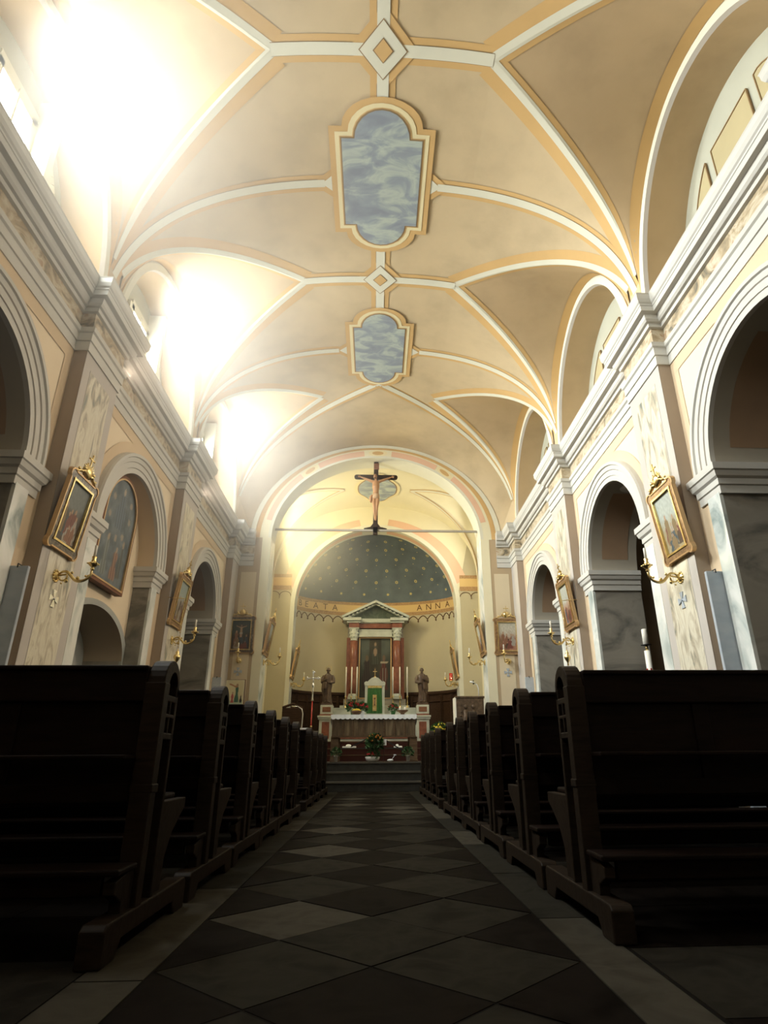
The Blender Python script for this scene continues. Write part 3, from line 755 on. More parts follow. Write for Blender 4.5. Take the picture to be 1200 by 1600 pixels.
# ---- floor, steps
mb = MB()
mb.box(-6.4, 6.4, -5.1, 14.0, -.1, -.004, M['mortar'])
for sgn in (-1, 1):
    y = -3.1; rnd = random.Random(3 + sgn)
    while y < 13.15:
        l_ = rnd.choice([1.05, .9, 1.25, 1.4]); y1 = min(y + l_, 13.19)
        x0, x1 = sorted((sgn * .672, sgn * (.86 if sgn > 0 else .87)))
        m = M['tile_edge'] if rnd.random() < .7 else M['tile_light']
        mb.box(x0, x1, y + .005, y1 - .005, -.04, 0, m); y = y1
    y = -3.1
    while y < 13.15:
        for x in [.88 + i * .62 for i in range(9)]:
            mb.box(*sorted((sgn * x, sgn * (x + .61))), y, y + .61, -.04, -.002, M['tile_mid'] if (int(x * 3) + int(y * 2)) % 2 else M['tile_dark'])
        y += .62
T_ = .333; rnd = random.Random(11)
for j in range(-9, 42):
    for i in range(-2, 3):
        if (i + j) % 2: continue
        cx_, cy_ = i * T_, 3.0 + (j + 1 - 0) * T_ + 0
        if True: cy_ = 3.0 + (j - 1) * T_ if False else 3.0 + (j + 1) * T_
        g_ = T_ - .006; P = [(cx_ - g_, cy_), (cx_, cy_ - g_), (cx_ + g_, cy_), (cx_, cy_ + g_)]
        if cy_ > 13.0 or cy_ < -3: continue
        if i == -2: P = [(cx_ , cy_ - g_), (cx_ + g_, cy_), (cx_, cy_ + g_)]
        if i == 2: P = [(cx_, cy_ - g_), (cx_, cy_ + g_), (cx_ - g_, cy_)]
        odd = i % 2 != 0
        if odd:
            m = M['tile_mid']
            if (i == -1 and abs(cy_ - 3.0) < .1) or (i == -1 and abs(cy_ - 5.0) < .2) or rnd.random() < .12: m = M['tile_light']
        else: m = M['tile_dark'] if rnd.random() < .85 else M['tile_mid']
        n = len(P); z = -.002 + rnd.uniform(-.0015, .001)
        mb.add([(x, y, z) for x, y in P] + [(x, y, -.03) for x, y in P], [tuple(range(n))] + [(q, (q + 1) % n, n + (q + 1) % n, n + q) for q in range(n)], m)
struct(mb.build('floor'))
mb = MB()
for kx, (y, z) in enumerate(((13.2, .177), (13.5, .354), (13.8, .53))):
    mb.box(-3.34, 3.34, y + .02, 14.0 if kx < 2 else 19.3, z - .177, z - .03, M['stepstone']); mb.box(-3.34, 3.34, y, 14.0 if kx < 2 else 19.3, z - .03, z, M['stepedge'] if kx < 2 else M['stepedge'])
struct(mb.build('floor_chancel'))
mb = MB()
for y, z in ((16.2, .68), (16.5, .83), (16.8, 1.0)):
    mb.box(-1.9, 1.9, y, 17.35, z - .16, z, M['carpet']); mb.box(-1.9, 1.9, y - .012, y + .01, z - .02, z + .002, M['tablewood'])
struct(mb.build('floor_altar_steps'))
#INSERT
# ================================================================== things
# ------------------------------------------------------------------ pews
def make_pew(sgn, label):
    """local origin: aisle-side foot of the back post; +y towards the altar, x outwards (sgn)"""
    t = thing('pew', label, 'pew', group=None)
    LEN = 2.2
    def X(a, b): return tuple(sorted((sgn * a, sgn * b)))
    for ex in (0, LEN - .07):
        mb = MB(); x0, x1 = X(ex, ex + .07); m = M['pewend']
        TT = Matrix(((0, 1, 0, 0), (1, 0, 0, 0), (0, 0, 1, 0), (0, 0, 0, 1)))
        # outline of the pierced head, in (y,z); near post, round top, slim far post
        out = [(0, .50), (0, .86)] + [(.10 - .10 * cos(pi * i / 12), .86 + .095 * sin(pi * i / 12)) for i in range(1, 12)] + [(.20, .86), (.20, .50)]
        def ring2(o, n_): mb.frame(o, n_, x0, x1, m, T=TT)
        # arched head with an arched piercing
        ro = [(0.0, .82)] + [(.10 - .10 * cos(pi * i / 12), .86 + .095 * sin(pi * i / 12)) for i in range(13)] + [(.20, .82)]
        ri = [(.06, .82)] + [(.12 - .055 * cos(pi * i / 12), .855 + .055 * sin(pi * i / 12)) for i in range(13)] + [(.175, .82)]
        ring2(ro, ri)
        for z0, z1 in ((.795, .82), (.735, .75), (.655, .68)): mb.box(x0, x1, .05, .19, z0, z1, m)     # cross bars
        mb.box(x0, x1, .108, .122, .66, .80, m)                                                        # mullion of the grid
        mb.box(*X(ex - .004, ex + .074), -.003, .062, .10, .862, m)                                         # stout near post
        mb.box(x0, x1, .172, .20, .10, .86, m)                                                         # slim far post
        mb.box(*X(ex - .008, ex + .078), -.004, .07, .47, .50, m)
        # seat bracket: concave board below the seat
        P = [(.20, .43), (.56, .43), (.56, .39), (.50, .36), (.40, .30), (.34, .22), (.33, .12), (.33, .06), (.20, .06)]
        mb.prism([(b_, c) for b_, c in P], *X(ex + .015, ex + .055), m, T=Matrix(((0, 1, 0, 0), (1, 0, 0, 0), (0, 0, 1, 0), (0, 0, 0, 1))))
        # near side bracket carrying the kneeler
        P = [(0, .24), (-.17, .215), (-.17, .18), (-.10, .15), (-.09, .10), (-.12, .05), (0, .05)]
        mb.prism(P, *X(ex + .015, ex + .055), m, T=Matrix(((0, 1, 0, 0), (1, 0, 0, 0), (0, 0, 1, 0), (0, 0, 0, 1))))
        mb.build('pew_end', t, .004)
        mb = MB()
        P = [(-.26, .10), (-.24, .115), (.62, .115), (.64, .10), (.64, 0), (.50, 0), (.46, .05), (-.10, .05), (-.14, 0), (-.26, 0)]
        mb.prism(P, *X(ex - .006, ex + .076), M['pewend'], T=Matrix(((0, 1, 0, 0), (1, 0, 0, 0), (0, 0, 1, 0), (0, 0, 0, 1))))
        mb.build('foot_rail', t, .006)
    mb = MB(); a, b = X(.07, LEN - .07)
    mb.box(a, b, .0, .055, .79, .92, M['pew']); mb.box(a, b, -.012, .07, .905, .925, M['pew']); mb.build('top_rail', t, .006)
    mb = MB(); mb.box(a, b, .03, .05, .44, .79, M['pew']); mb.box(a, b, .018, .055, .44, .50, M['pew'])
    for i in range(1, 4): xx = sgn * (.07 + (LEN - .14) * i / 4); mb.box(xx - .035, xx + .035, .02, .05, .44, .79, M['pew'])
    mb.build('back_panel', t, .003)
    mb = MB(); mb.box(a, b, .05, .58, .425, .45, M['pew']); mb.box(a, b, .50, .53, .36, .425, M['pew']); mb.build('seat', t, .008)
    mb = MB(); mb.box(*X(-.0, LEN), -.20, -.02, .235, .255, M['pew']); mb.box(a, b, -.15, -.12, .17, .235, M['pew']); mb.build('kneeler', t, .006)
    mb = MB(); mb.box(a, b, -.12, .02, .585, .60, M['pew']); mb.build('book_shelf', t, .004)
    return t
PL = [2.6, 3.58, 4.54, 5.46, 6.38, 7.28, 8.8, 9.8, 10.8, 11.8]
PR = [2.75, 3.72, 4.72, 5.7, 6.6, 7.5, 8.95, 9.9, 10.8, 11.7]
ORD = ['nearest', 'second', 'third', 'fourth', 'fifth', 'sixth']
for sgn, ys, side in ((-1, PL, 'left'), (1, PR, 'right')):
    first = None
    for i, y in enumerate(ys):
        if i == 0: lb = 'dark wooden pew with a pierced round-topped end, nearest one %s of the aisle' % side
        elif i < 6: lb = 'dark wooden pew %s of the aisle, %s back from the viewer' % (side, ORD[i])
        elif i == 6: lb = 'dark wooden pew just beyond the wider gap, %s of the aisle' % side
        elif i == 9: lb = 'dark wooden pew closest to the altar steps, %s of the aisle' % side
        else: lb = 'dark wooden pew %s of the aisle, %s from the altar steps' % (side, {7: 'third', 8: 'second'}[i])
        if first is None: first = t = make_pew(sgn, lb)
        else: t = copy_tree(first, lb)
        t.location = (sgn * .84, y, 0); t['group'] = 'pews along the central aisle'; t.scale = (1, 1, 1.03)

# ------------------------------------------------------------------ painted pictures (vertex painting)
def picture(mb, w_, h_, fn, arch=False, nx=44, ny=64, y=0, z0=0):
    """canvas in the xz plane facing -y"""
    vs = []; cols = []
    for j in range(ny + 1):
        for i in range(nx + 1):
            u, v = i / nx, j / ny; zz = v * h_
            if arch:
                r = w_ / 2; lim = h_ - r + sqrt(max(0, r * r - ((u - .5) * w_) ** 2)); zz = v * lim
            vs.append(((u - .5) * w_, y, z0 + zz)); cols.append(fn(u, zz / h_))
    fs = [(j * (nx + 1) + i, j * (nx + 1) + i + 1, (j + 1) * (nx + 1) + i + 1, (j + 1) * (nx + 1) + i) for j in range(ny) for i in range(nx)]
    mb.add(vs, fs, M['paint']); return cols
def paint_obj(name, w_, h_, fn, parent, arch=False, y=0, z0=0):
    mb = MB(); cols = picture(mb, w_, h_, fn, arch, y=y, z0=z0); o = mb.build(name, parent, fixn=False)
    at = o.data.color_attributes.new('paint', 'FLOAT_COLOR', 'POINT')
    for i, c in enumerate(cols): at.data[i].color = (*c, 1)
    return o
def mix(a, b, t): t = max(0, min(1, t)); return tuple(a[k] * (1 - t) + b[k] * t for k in range(3))
def fig(c, u, v, cx_, foot, hgt, robe, skin_=(.35, .20, .12), wd=.10, arms=0):
    """soft standing figure: robe, shoulders, head"""
    top = foot + hgt; hh = hgt * .14
    if foot < v < top - hh:
        t = (v - foot) / (hgt - hh); half = wd * (1.0 - .45 * t + .18 * sin(t * 9 + cx_ * 20)) * (1 if t < .92 else .7)
        d = abs(u - cx_) / half
        if d < 1.15:
            fold = .75 + .35 * sin((u - cx_) * 90 + v * 12)
            c = mix(c, sc(robe, fold), (1.15 - d) * 5)
    if arms and abs(v - (top - hh * 1.6 + abs(u - cx_) * .35)) < .018 and abs(u - cx_) < arms: c = mix(c, skin_, .9)
    d = sqrt(((u - cx_) / (hh * .55)) ** 2 + ((v - (top - hh * .55)) / (hh * .62)) ** 2)
    if d < 1.2: c = mix(c, skin_, (1.2 - d) * 5)
    return c
def scene_fn(seed, sky, ground, figs):
    def fn(u, v):
        n_ = noise.noise(Vector((u * 4 + seed, v * 5, seed))) * .5 + .5; n2 = noise.noise(Vector((u * 14, v * 16 + seed, 3))) * .5 + .5
        c = mix(ground, sky, (v - .38) * 4 + n_ - .5); c = sc(c, .75 + .5 * n2 * .8)
        for f_ in figs: c = fig(c, u, v, *f_)
        return c
    return fn
dimred, dimblue, ochre, white_, brown = (.22, .07, .05), (.06, .10, .13), (.28, .19, .09), (.42, .38, .32), (.10, .06, .035)

# ------------------------------------------------------------------ stations of the cross
def eared(w_, h_, r, o):
    """rectangle with rounded ears at the corners, centred in x, from z=0"""
    P = []
    hw = w_ / 2 + o
    for (sx, sz) in ((1, 0), (1, 1), (-1, 1), (-1, 0)):
        cx_, cz_ = sx * hw, (h_ + o if sz else -o); dx, dz = sx, (1 if sz else -1)
        e = r
        pts = [(cx_ - dx * .000, cz_ - dz * e * 1.9), (cx_ + dx * e * .45, cz_ - dz * e * 1.35), (cx_ + dx * e * .55, cz_ - dz * e * .5), (cx_ + dx * e * .2, cz_ - dz * e * .0), (cx_ - dx * e * .25, cz_ + dz * e * .35), (cx_ - dx * e * 1.1, cz_ + dz * e * .42), (cx_ - dx * e * 1.7, cz_ + dz * 0)]
        if (sx, sz) in ((1, 1), (-1, 0)): P += pts
        else: P += pts[::-1]
    return P
def station(label, pos, face, fn, style=0, tilt=.12):
    """face: direction (x,y) the picture faces"""
    a = math.atan2(face[1], face[0]) + pi / 2
    t = thing('station_painting', label, 'painting', group='framed stations of the cross')
    t.matrix_world = Matrix.Translation(pos) @ Matrix.Rotation(a, 4, 'Z') @ Matrix.Rotation(tilt, 4, 'X')
    w_, h_ = .40, .62
    mb = MB()
    O0, O1, O2, O3 = eared(w_, h_, .042, .092), eared(w_, h_, .042, .078), eared(w_, h_, .045, .045), eared(w_, h_, .012, .02)
    O4 = eared(w_, h_, .004, .0)
    inner = M['giltblack'] if style == 0 else M['giltbrown']
    mb.frame(O0, O1, -.026, .02, M['goldframe']); mb.frame(O1, O3, -.018, .02, inner); mb.frame(O3, O4, -.028, .015, M['gold'])
    mb.build('frame', t, fixn=True)
    mb = MB(); mb.box(-w_ / 2 - .05, w_ / 2 + .05, .005, .02, -.05, h_ + .05, M['framebrown']); mb.build('backing', t)
    paint_obj('canvas', w_ + .01, h_ + .01, fn, t, y=-.002, z0=-.005)
    mb = MB(); z = h_ + .105       # gilded crest: cartouche, scrolls
    mb.ball((0, -.01, z + .07), .066, M['gold'], 10, 1, .5, 1.1)
    for s in (-1, 1):
        mb.tube([(s * .05, -.01, z + .03), (s * .10, -.015, z + .055), (s * .13, -.01, z + .03), (s * .17, -.01, z + .03), (s * .205, -.01, z + .0), (s * .23, -.01, z + .012)], [.026, .024, .018, .020, .014, .009], M['gold'], 6)
        mb.ball((s * .10, -.02, z + .075), .022, M['gold'], 6); mb.ball((s * .19, -.015, z + .035), .016, M['gold'], 6)
        for q in range(3): mb.bar((s * .03, -.01, z + .1), (s * (.05 + .03 * q), -.01, z + .16 - .022 * q), .012, .008, M['gold'])
    mb.build('crest', t)
    mb = MB(); mb.bar((0, -.01, z + .12), (0, -.01, z + .26), .014, .012, M['gold']); mb.bar((-.045, -.01, z + .215), (.045, -.01, z + .215), .014, .012, M['gold'], up=(0, 1, 0))
    for p in ((0, z + .265), (-.05, z + .215), (.05, z + .215)): mb.ball((p[0], -.01, p[1]), .011, M['gold'], 5)
    mb.build('finial_cross', t)
    return t
def S(seed, sky, ground, n_=6, cross=None):
    r = random.Random(seed); figs = []
    cols = [dimred, dimblue, ochre, white_, brown, (.30, .14, .08)]
    for i in range(n_): figs.append((.12 + .76 * (i + .5) / n_ + r.uniform(-.05, .05), r.uniform(.05, .16), r.uniform(.34, .55), r.choice(cols), (.38, .24, .15), r.uniform(.09, .15)))
    for i in range(4): figs.append((r.uniform(.2, .8), r.uniform(.0, .08), r.uniform(.20, .34), r.choice(cols), (.36, .22, .14), r.uniform(.10, .17)))
    base = scene_fn(seed, sky, ground, figs)
    if cross:
        def fn(u, v):
            c = base(u, v) if cross != 'only' else scene_fn(seed, sky, ground, figs)(u, v)
            if abs(u - .5) < .022 and .12 < v < .95 or (abs(v - .80) < .014 and abs(u - .5) < .3): c = (.05, .03, .02)
            # body on the cross
            if .42 < v < .78 and abs(u - .5) < .055: c = mix(c, (.42, .27, .17), .9)
            if abs(v - (.74 + abs(u - .5) * .25)) < .014 and abs(u - .5) < .28: c = (.42, .27, .17)
            if abs(v - .55) < .03 and abs(u - .5) < .07: c = (.40, .36, .30)
            if sqrt((u - .5) ** 2 + ((v - .82) * 1.4) ** 2) < .04: c = (.30, .18, .11)
            return c
        return fn
    return base
XF = XP - .02
station('framed station painting, black and silver frame, nearest pilaster of the left wall', (-XF + .02, 6.05, 2.62), (1, 0), S(1, (.16, .18, .17), (.07, .055, .04), 5), 0)
station('gilt framed station painting with pale sky, nearest pilaster of the right wall', (XF - .02, 6.0, 2.60), (-1, 0), S(2, (.42, .46, .42), (.36, .30, .18), 5), 1)
station('gilt framed station painting on the left wall pilaster between the two far arches', (-XF + .02, 9.86, 2.62), (1, 0), S(3, (.30, .36, .34), (.20, .12, .10), 4), 1)
station('gilt framed station painting on the right wall pilaster between the two far arches', (XF - .02, 9.80, 2.60), (-1, 0), S(4, (.42, .42, .36), (.34, .20, .14), 5), 1)
station('dark station painting of a crucifixion facing the nave, left of the chancel arch', (-2.98, YE - .03, 2.84), (0, -1), S(5, (.05, .07, .06), (.06, .04, .025), 3, cross=True), 0, .05)
station('station painting of a red and blue crowd facing the nave, right of the chancel arch', (2.98, YE - .03, 2.82), (0, -1), S(6, (.50, .47, .38), (.34, .17, .11), 6), 1, .05)
station('station painting seen edge-on inside the left jamb of the chancel arch', (-OA + .03, 14.25, 2.84), (1, 0), S(7, (.40, .42, .40), (.22, .18, .12), 4), 1, .16)
station('station painting seen edge-on inside the right jamb of the chancel arch', (OA - .03, 14.25, 2.84), (-1, 0), S(8, (.45, .45, .40), (.30, .20, .12), 4), 1, .16)
station('brown station painting seen edge-on at the left edge of the apse', (-AR + .03, 17.66, 2.72), (1, 0), S(9, (.30, .25, .18), (.15, .10, .06), 3), 1, .16)
station('brown station painting seen edge-on at the right edge of the apse', (AR - .03, 17.66, 2.72), (-1, 0), S(10, (.30, .25, .18), (.15, .10, .06), 3), 1, .16)

# ------------------------------------------------------------------ wall sconces
def make_sconce(label):
    t = thing('wall_sconce', label, 'sconce')
    g = M['gold']
    mb = MB(); Ty = Matrix.Rotation(pi / 2, 4, 'X')
    mb.lathe([(.012, .03), (.03, .022), (.045, .012), (.06, .006), (.064, 0)], g, n=16, T=Ty)
    for q in range(12): a = 2 * pi * q / 12; mb.ball((.055 * cos(a), -.008, .055 * sin(a)), .013, g, 5)
    mb.build('wall_plate', t)
    mb = MB()   # scrolling arm
    P = []
    for i in range(15): a = pi * 1.9 * i / 14 + pi * .3; r = .018 + .030 * i / 14; P.append((0, -.075 - r * cos(a), -.010 + r * sin(a)))
    mb.tube([(0, -.01, 0)] + P[::-1][:10], .009, g, 6)
    A = [(0, -.02, 0), (0, -.06, .045), (0, -.11, .05), (0, -.16, .0), (0, -.20, -.045), (0, -.26, -.055), (0, -.32, -.03), (0, -.35, .02), (0, -.35, .06)]
    sm_ = []
    for i in range(len(A) - 1):
        for k_ in range(4): t_ = k_ / 4; sm_.append(Vector(A[i]).lerp(Vector(A[i + 1]), t_))
    sm_.append(Vector(A[-1])); 
    for _ in range(3): sm_ = [sm_[0]] + [(sm_[i - 1] + sm_[i] * 2 + sm_[i + 1]) / 4 for i in range(1, len(sm_) - 1)] + [sm_[-1]]
    mb.tube(sm_, [.009 + .007 * sin(pi * i / (len(sm_) - 1)) for i in range(len(sm_))], g, 8)
    for p, r in (((0, -.115, -.05), .020), ((0, -.225, -.02), .018), ((0, -.33, -.0), .017), ((0, -.30, .0), .012), ((0, -.16, .035), .014), ((0, -.075, -.075), .010)): mb.ball(p, r, g, 6)
    mb.build('arm', t)
    mb = MB(); mb.lathe([(.012, .06), (.022, .075), (.012, .09), (.03, .105), (.050, .125), (.048, .135), (.02, .14), (.024, .16), (.018, .175), (.024, .20), (.020, .205)], g, (0, -.35, 0), 14)
    for q in range(6): a = 2 * pi * q / 6; mb.ball((.05 * cos(a), -.35 + .05 * sin(a), .128), .010, g, 5)
    mb.build('candle_cup', t)
    mb = MB(); mb.lathe([(.013, .20), (.013, .315), (.010, .322), (.003, .326)], M['candle'], (0, -.35, 0), 10); mb.build('candle', t)
    return t
sc0 = None
for lb, pos, face in (
    ('brass sconce with one candle below the nearest painting on the left wall', (-XP, 6.12, 2.30), (1, 0)),
    ('brass sconce with one candle below the nearest painting on the right wall', (XP, 6.12, 2.33), (-1, 0)),
    ('brass sconce with one candle below the second painting on the left wall', (-XP, 9.92, 2.33), (1, 0)),
    ('brass sconce with one candle below the second painting on the right wall', (XP, 9.92, 2.33), (-1, 0)),
    ('brass sconce below the dark crucifixion painting left of the chancel arch', (-2.98, YE, 2.60), (.1, -1)),
    ('brass sconce below the crowd painting right of the chancel arch', (2.98, YE, 2.58), (-.5, -1)),
    ('brass sconce on the left jamb of the chancel arch', (-OA, 14.25, 2.60), (1, 0)),
    ('brass sconce on the right jamb of the chancel arch', (OA, 14.25, 2.60), (-1, 0)),
    ('brass sconce at the left edge of the apse above the panelling', (-AR, 17.66, 2.48), (1, 0)),
    ('brass sconce at the right edge of the apse beside the red lamp', (AR, 17.66, 2.48), (-1, 0))):
    if sc0 is None: sc0 = t = make_sconce(lb)
    else: t = copy_tree(sc0, lb)
    t['group'] = 'brass candle sconces'; t.location = pos; t.rotation_euler = (0, 0, math.atan2(face[1], face[0]) + pi / 2)

# ------------------------------------------------------------------ consecration crosses
def cross_mark(label, pos, face, m):
    mb = MB(); a = math.atan2(face[1], face[0]) + pi / 2
    for s in range(4):
        T = Matrix.Rotation(s * pi / 2, 4, 'Y')
        mb.prism([(.006, .006), (.035, .085), (-.035, .085), (-.006, .006)][::1], -.010, 0, m, T=T)
    mb.ball((0, -.008, 0), .014, m, 6)
    o = mb.build('consecration_cross'); o.matrix_world = Matrix.Translation(pos) @ Matrix.Rotation(a, 4, 'Z')
    tag(o, label, 'cross', 'small consecration crosses on the pilasters')
cross_mark('small silver cross fixed to the nearest left pilaster', (-XP + .008, 6.16, 2.08), (1, 0), M['silver'])
cross_mark('small cross fixed to the nearest right pilaster below the sconce', (XP - .008, 6.16, 2.10), (-1, 0), M['slab'])
cross_mark('small grey cross on the wall left of the chancel arch', (-2.98, YE - .008, 2.36), (0, -1), M['slab'])
cross_mark('small grey cross on the wall right of the chancel arch', (2.95, YE - .008, 2.34), (0, -1), M['slab'])

# ------------------------------------------------------------------ tall heating panels beside the pilasters
for lb, sgn, y, z in (('tall blue-grey panel standing against the nearest left pilaster', -1, 5.58, 2.24), ('tall blue-grey panel standing against the nearest right pilaster', 1, 5.58, 2.24),
                   ('blue-grey panel at the chancel end of the left wall', -1, 13.28, 2.16), ('blue-grey panel at the chancel end of the right wall', 1, 13.28, 2.16)):
    t = thing('standing_panel', lb, 'panel', (sgn * 3.25, y, 0), group='tall blue-grey panels beside the pilasters')
    mb = MB(); mb.box(-.09, .09, -.02, .02, 0, z, M['slab']); mb.build('slab', t, .006)
    mb = MB(); mb.tube([(0, -.03, z - .02), (0, -.03, z + .015), (0, .03, z + .015), (0, .03, z - .02)], .006, M['black'], 6); mb.build('hook', t)

# ------------------------------------------------------------------ arched oil painting in the left niche
t = thing('arched_painting', 'large round-topped dark blue oil painting in a brown frame in the left wall niche', 'painting')
t.matrix_world = Matrix.Translation((-XW - .15, 7.88, 2.70)) @ Matrix.Rotation(pi / 2, 4, 'Z') @ Matrix.Rotation(.035, 4, 'X')
W_, H_ = .96, 1.42
def arch_out(w_, h_, o):
    r = w_ / 2; return [(r + o, -o)] + [((r + o) * cos(pi * i / 20), h_ - r + (r + o) * sin(pi * i / 20)) for i in range(21)] + [(-r - o, -o)]
mb = MB(); mb.frame(arch_out(W_, H_, .05), arch_out(W_, H_, -.005), -.05, .05, M['framebrown']); mb.frame(arch_out(W_, H_, .012), arch_out(W_, H_, -.01), -.056, -.03, M['goldframe']); mb.build('frame', t)
def niche_fn(u, v):
    n_ = noise.noise(Vector((u * 5, v * 7, 2))); n2 = noise.noise(Vector((u * 16, v * 20, 5)))
    c = mix((.060, .082, .10), (.13, .16, .18), .5 + n_); c = sc(c, 1 + .35 * n2)
    for f_ in ((.5, .52, .40, (.12, .16, .21), (.42, .34, .26), .15), (.30, .05, .38, (.20, .23, .22), (.30, .22, .16), .08), (.62, .06, .30, (.30, .16, .11), (.35, .26, .18), .09), (.80, .1, .35, (.12, .13, .12), (.32, .24, .17), .07)): c = fig(c, u, v, *f_)
    for cx_, cz in ((.18, .60), (.82, .66), (.22, .78), (.78, .82), (.5, .43), (.7, .48)):
        if sqrt((u - cx_) ** 2 + (v - cz) ** 2 * 2) < .045: c = mix(c, (.34, .26, .19), .8)
    return c
paint_obj('canvas', W_, H_, niche_fn, t, arch=True, y=-.03, z0=0)
mb = MB(); mb.box(-W_ / 2, W_ / 2, .0, .02, 0, H_ - .45, M['framebrown']); mb.build('backing', t)

# ------------------------------------------------------------------ small icon on the left of the chancel arch
t = thing('icon_panel', 'small bright gold-ground icon low on the wall left of the chancel arch', 'icon', (-3.0, YE - .03, 1.66))
def icon_fn(u, v):
    c = (.70, .62, .38)
    if v < .18: c = mix(c, (.36, .46, .34), .8)
    for f_ in ((.62, .12, .72, (.09, .22, .15), (.42, .25, .14), .10), (.40, .10, .42, (.55, .12, .11), (.45, .28, .18), .07), (.85, .10, .30, (.03, .03, .03), (.3, .2, .1), .06)): c = fig(c, u, v, *f_)
    if abs(v - .78 - .05 * sin(u * 8)) < .03 and .2 < u < .62: c = (.45, .20, .10)
    if .05 < u < .95 and .03 < v < .97: return c
    return (.74, .70, .50)
mb = MB(); mb.box(-.21, .21, -.005, .03, -.005, .53, M['framebrown']); mb.build('board', t)
paint_obj('painting', .40, .52, icon_fn, t, y=-.010)

# ------------------------------------------------------------------ beaded chain lamps hanging by the second pilasters
for sgn, side in ((-1, 'left'), (1, 'right')):
    t = thing('hanging_lamp', 'small gilt lamp on a beaded chain beside the second %s painting' % side, 'lamp', (sgn * (XP - .26), 9.48, 2.0), group='small hanging chain lamps')
    mb = MB()
    for i in range(14): mb.ball((0, 0, .16 + i * .052), .010, M['gold'], 5)
    mb.tube([(0, 0, .12), (0, 0, .89)], .003, M['gold'], 4); mb.tube([(0, 0, .89), (sgn * .27, .05, .92)], .006, M['gold'], 5); mb.build('chain', t)
    mb = MB(); mb.lathe([(.006, -.12), (.016, -.10), (.008, -.08), (.03, -.04), (.05, .0), (.045, .03), (.02, .05), (.03, .07), (.010, .10), (.006, .13)], M['gold'], n=12); mb.build('lamp_body', t)

# ------------------------------------------------------------------ iron tie beam and crucifix
mb = MB(); mb.box(-2.5, 2.5, 14.22, 14.26, 5.735, 5.785, M['soffitgrey']); o = mb.build('tie_beam'); tag(o, 'thin pale iron tie beam spanning the chancel arch', 'beam')
for x in (-2.44, 2.44):
    pass
t = thing('crucifix', 'large dark wooden crucifix with a carved figure standing on the tie beam', 'crucifix', (-.04, 14.22, 5.64))
def rbar(mb, p, q, w_, d_, m):
    """flat bar with rounded ends, in the xz plane"""
    p, q = Vector(p), Vector(q); d = (q - p).normalized(); nrm = Vector((-d.z, 0, d.x)); r = w_ / 2; P = []
    for i in range(9): a = -pi / 2 + pi * i / 8; P.append(q + d * (r * cos(a)) + nrm * (r * sin(a)))
    for i in range(9): a = pi / 2 + pi * i / 8; P.append(p + d * (r * cos(a)) + nrm * (r * sin(a)))
    mb.prism([(v.x, v.z) for v in P], p.y - d_ / 2, p.y + d_ / 2, m)
mb = MB(); rbar(mb, (0, 0, .1), (0, 0, 1.95), .115, .07, M['crosswood']); mb.box(-.0575, .0575, -.035, .035, 0, .2, M['crosswood']); mb.build('upright', t, .006)
mb = MB(); rbar(mb, (-.49, .0, 1.55), (.49, .0, 1.55), .115, .065, M['crosswood']); mb.build('crossbar', t, .006)
mb = MB()
for s in (-1, 1): mb.prism([(s * .05, .16), (s * .05, .30), (s * .12, .20), (s * .28, .16)], -.03, .03, M['crosswood'])
mb.build('foot_bracket', t)
mb = MB(); mb.box(-.055, .075, -.05, -.037, 1.76, 1.90, M['framebrown']); mb.tube([(-.055, -.05, 1.76), (.075, -.05, 1.75)], .012, M['framebrown'], 6); mb.tube([(-.055, -.05, 1.90), (.075, -.05, 1.91)], .012, M['framebrown'], 6); mb.build('title_scroll', t)
# carved figure
mb = MB(); sk = M['skin']; Y_ = -.085
def limb(P, Rr, n=10): mb.tube(P, Rr, sk, n)
limb([(0, Y_, .93), (.0, Y_, 1.0), (.004, Y_ - .01, 1.12), (0, Y_ - .012, 1.24), (0, Y_, 1.36), (0, Y_ - .01, 1.42)], [.075, .080, .070, .092, .085, .045], 14)
limb([(0, Y_ - .01, 1.40), (-.005, Y_ - .02, 1.47)], [.032, .030])
mb.ball((-.02, Y_ - .04, 1.515), .053, sk, 12, .85, .95, 1.25)
mb.ball((-.028, Y_ - .090, 1.505), .010, sk, 6)                                     # nose
for s in (-1, 1):
    limb([(s * .07, Y_, 1.385), (s * .14, Y_ + .005, 1.42), (s * .25, Y_ + .03, 1.475), (s * .36, Y_ + .045, 1.525), (s * .385, Y_ + .047, 1.538)], [.040, .036, .029, .020, .018])
    mb.ball((s * .41, Y_ + .045, 1.545), .022, sk, 6, 1.2, .6, .9)
    for q in range(4): limb([(s * .425, Y_ + .04, 1.552 - q * .010), (s * (.450 + (.004 if q in (1, 2) else 0)), Y_ + .028, 1.562 - q * .013), (s * .452, Y_ + .012, 1.560 - q * .013)], [.0065, .006, .0055], 6)
    limb([(s * .405, Y_ + .04, 1.56), (s * .420, Y_ + .028, 1.585), (s * .432, Y_ + .018, 1.59)], [.008, .007, .006], 6)
    limb([(s * .038, Y_, .96), (s * .042, Y_ - .045, .80), (s * .030, Y_ - .060, .70), (s * .020, Y_ - .035, .56), (s * .014, Y_ - .01, .44), (s * .012, Y_ - .02, .41)], [.058, .050, .040, .036, .024, .023])
    limb([(s * .012, Y_ - .015, .42), (s * .010, Y_ - .035, .37), (s * .008, Y_ - .05, .33)], [.024, .022, .014])
o = mb.build('carved_figure', t); r_ = o.modifiers.new('r', 'REMESH'); r_.mode = 'VOXEL'; r_.voxel_size = .006; r_.use_smooth_shade = True
mb = MB(); mb.lathe([(.082, .90), (.098, .93), (.100, .98), (.093, 1.03), (.086, 1.04)], M['loin'], (0, Y_ - .002, 0), 18, 1, .9); 
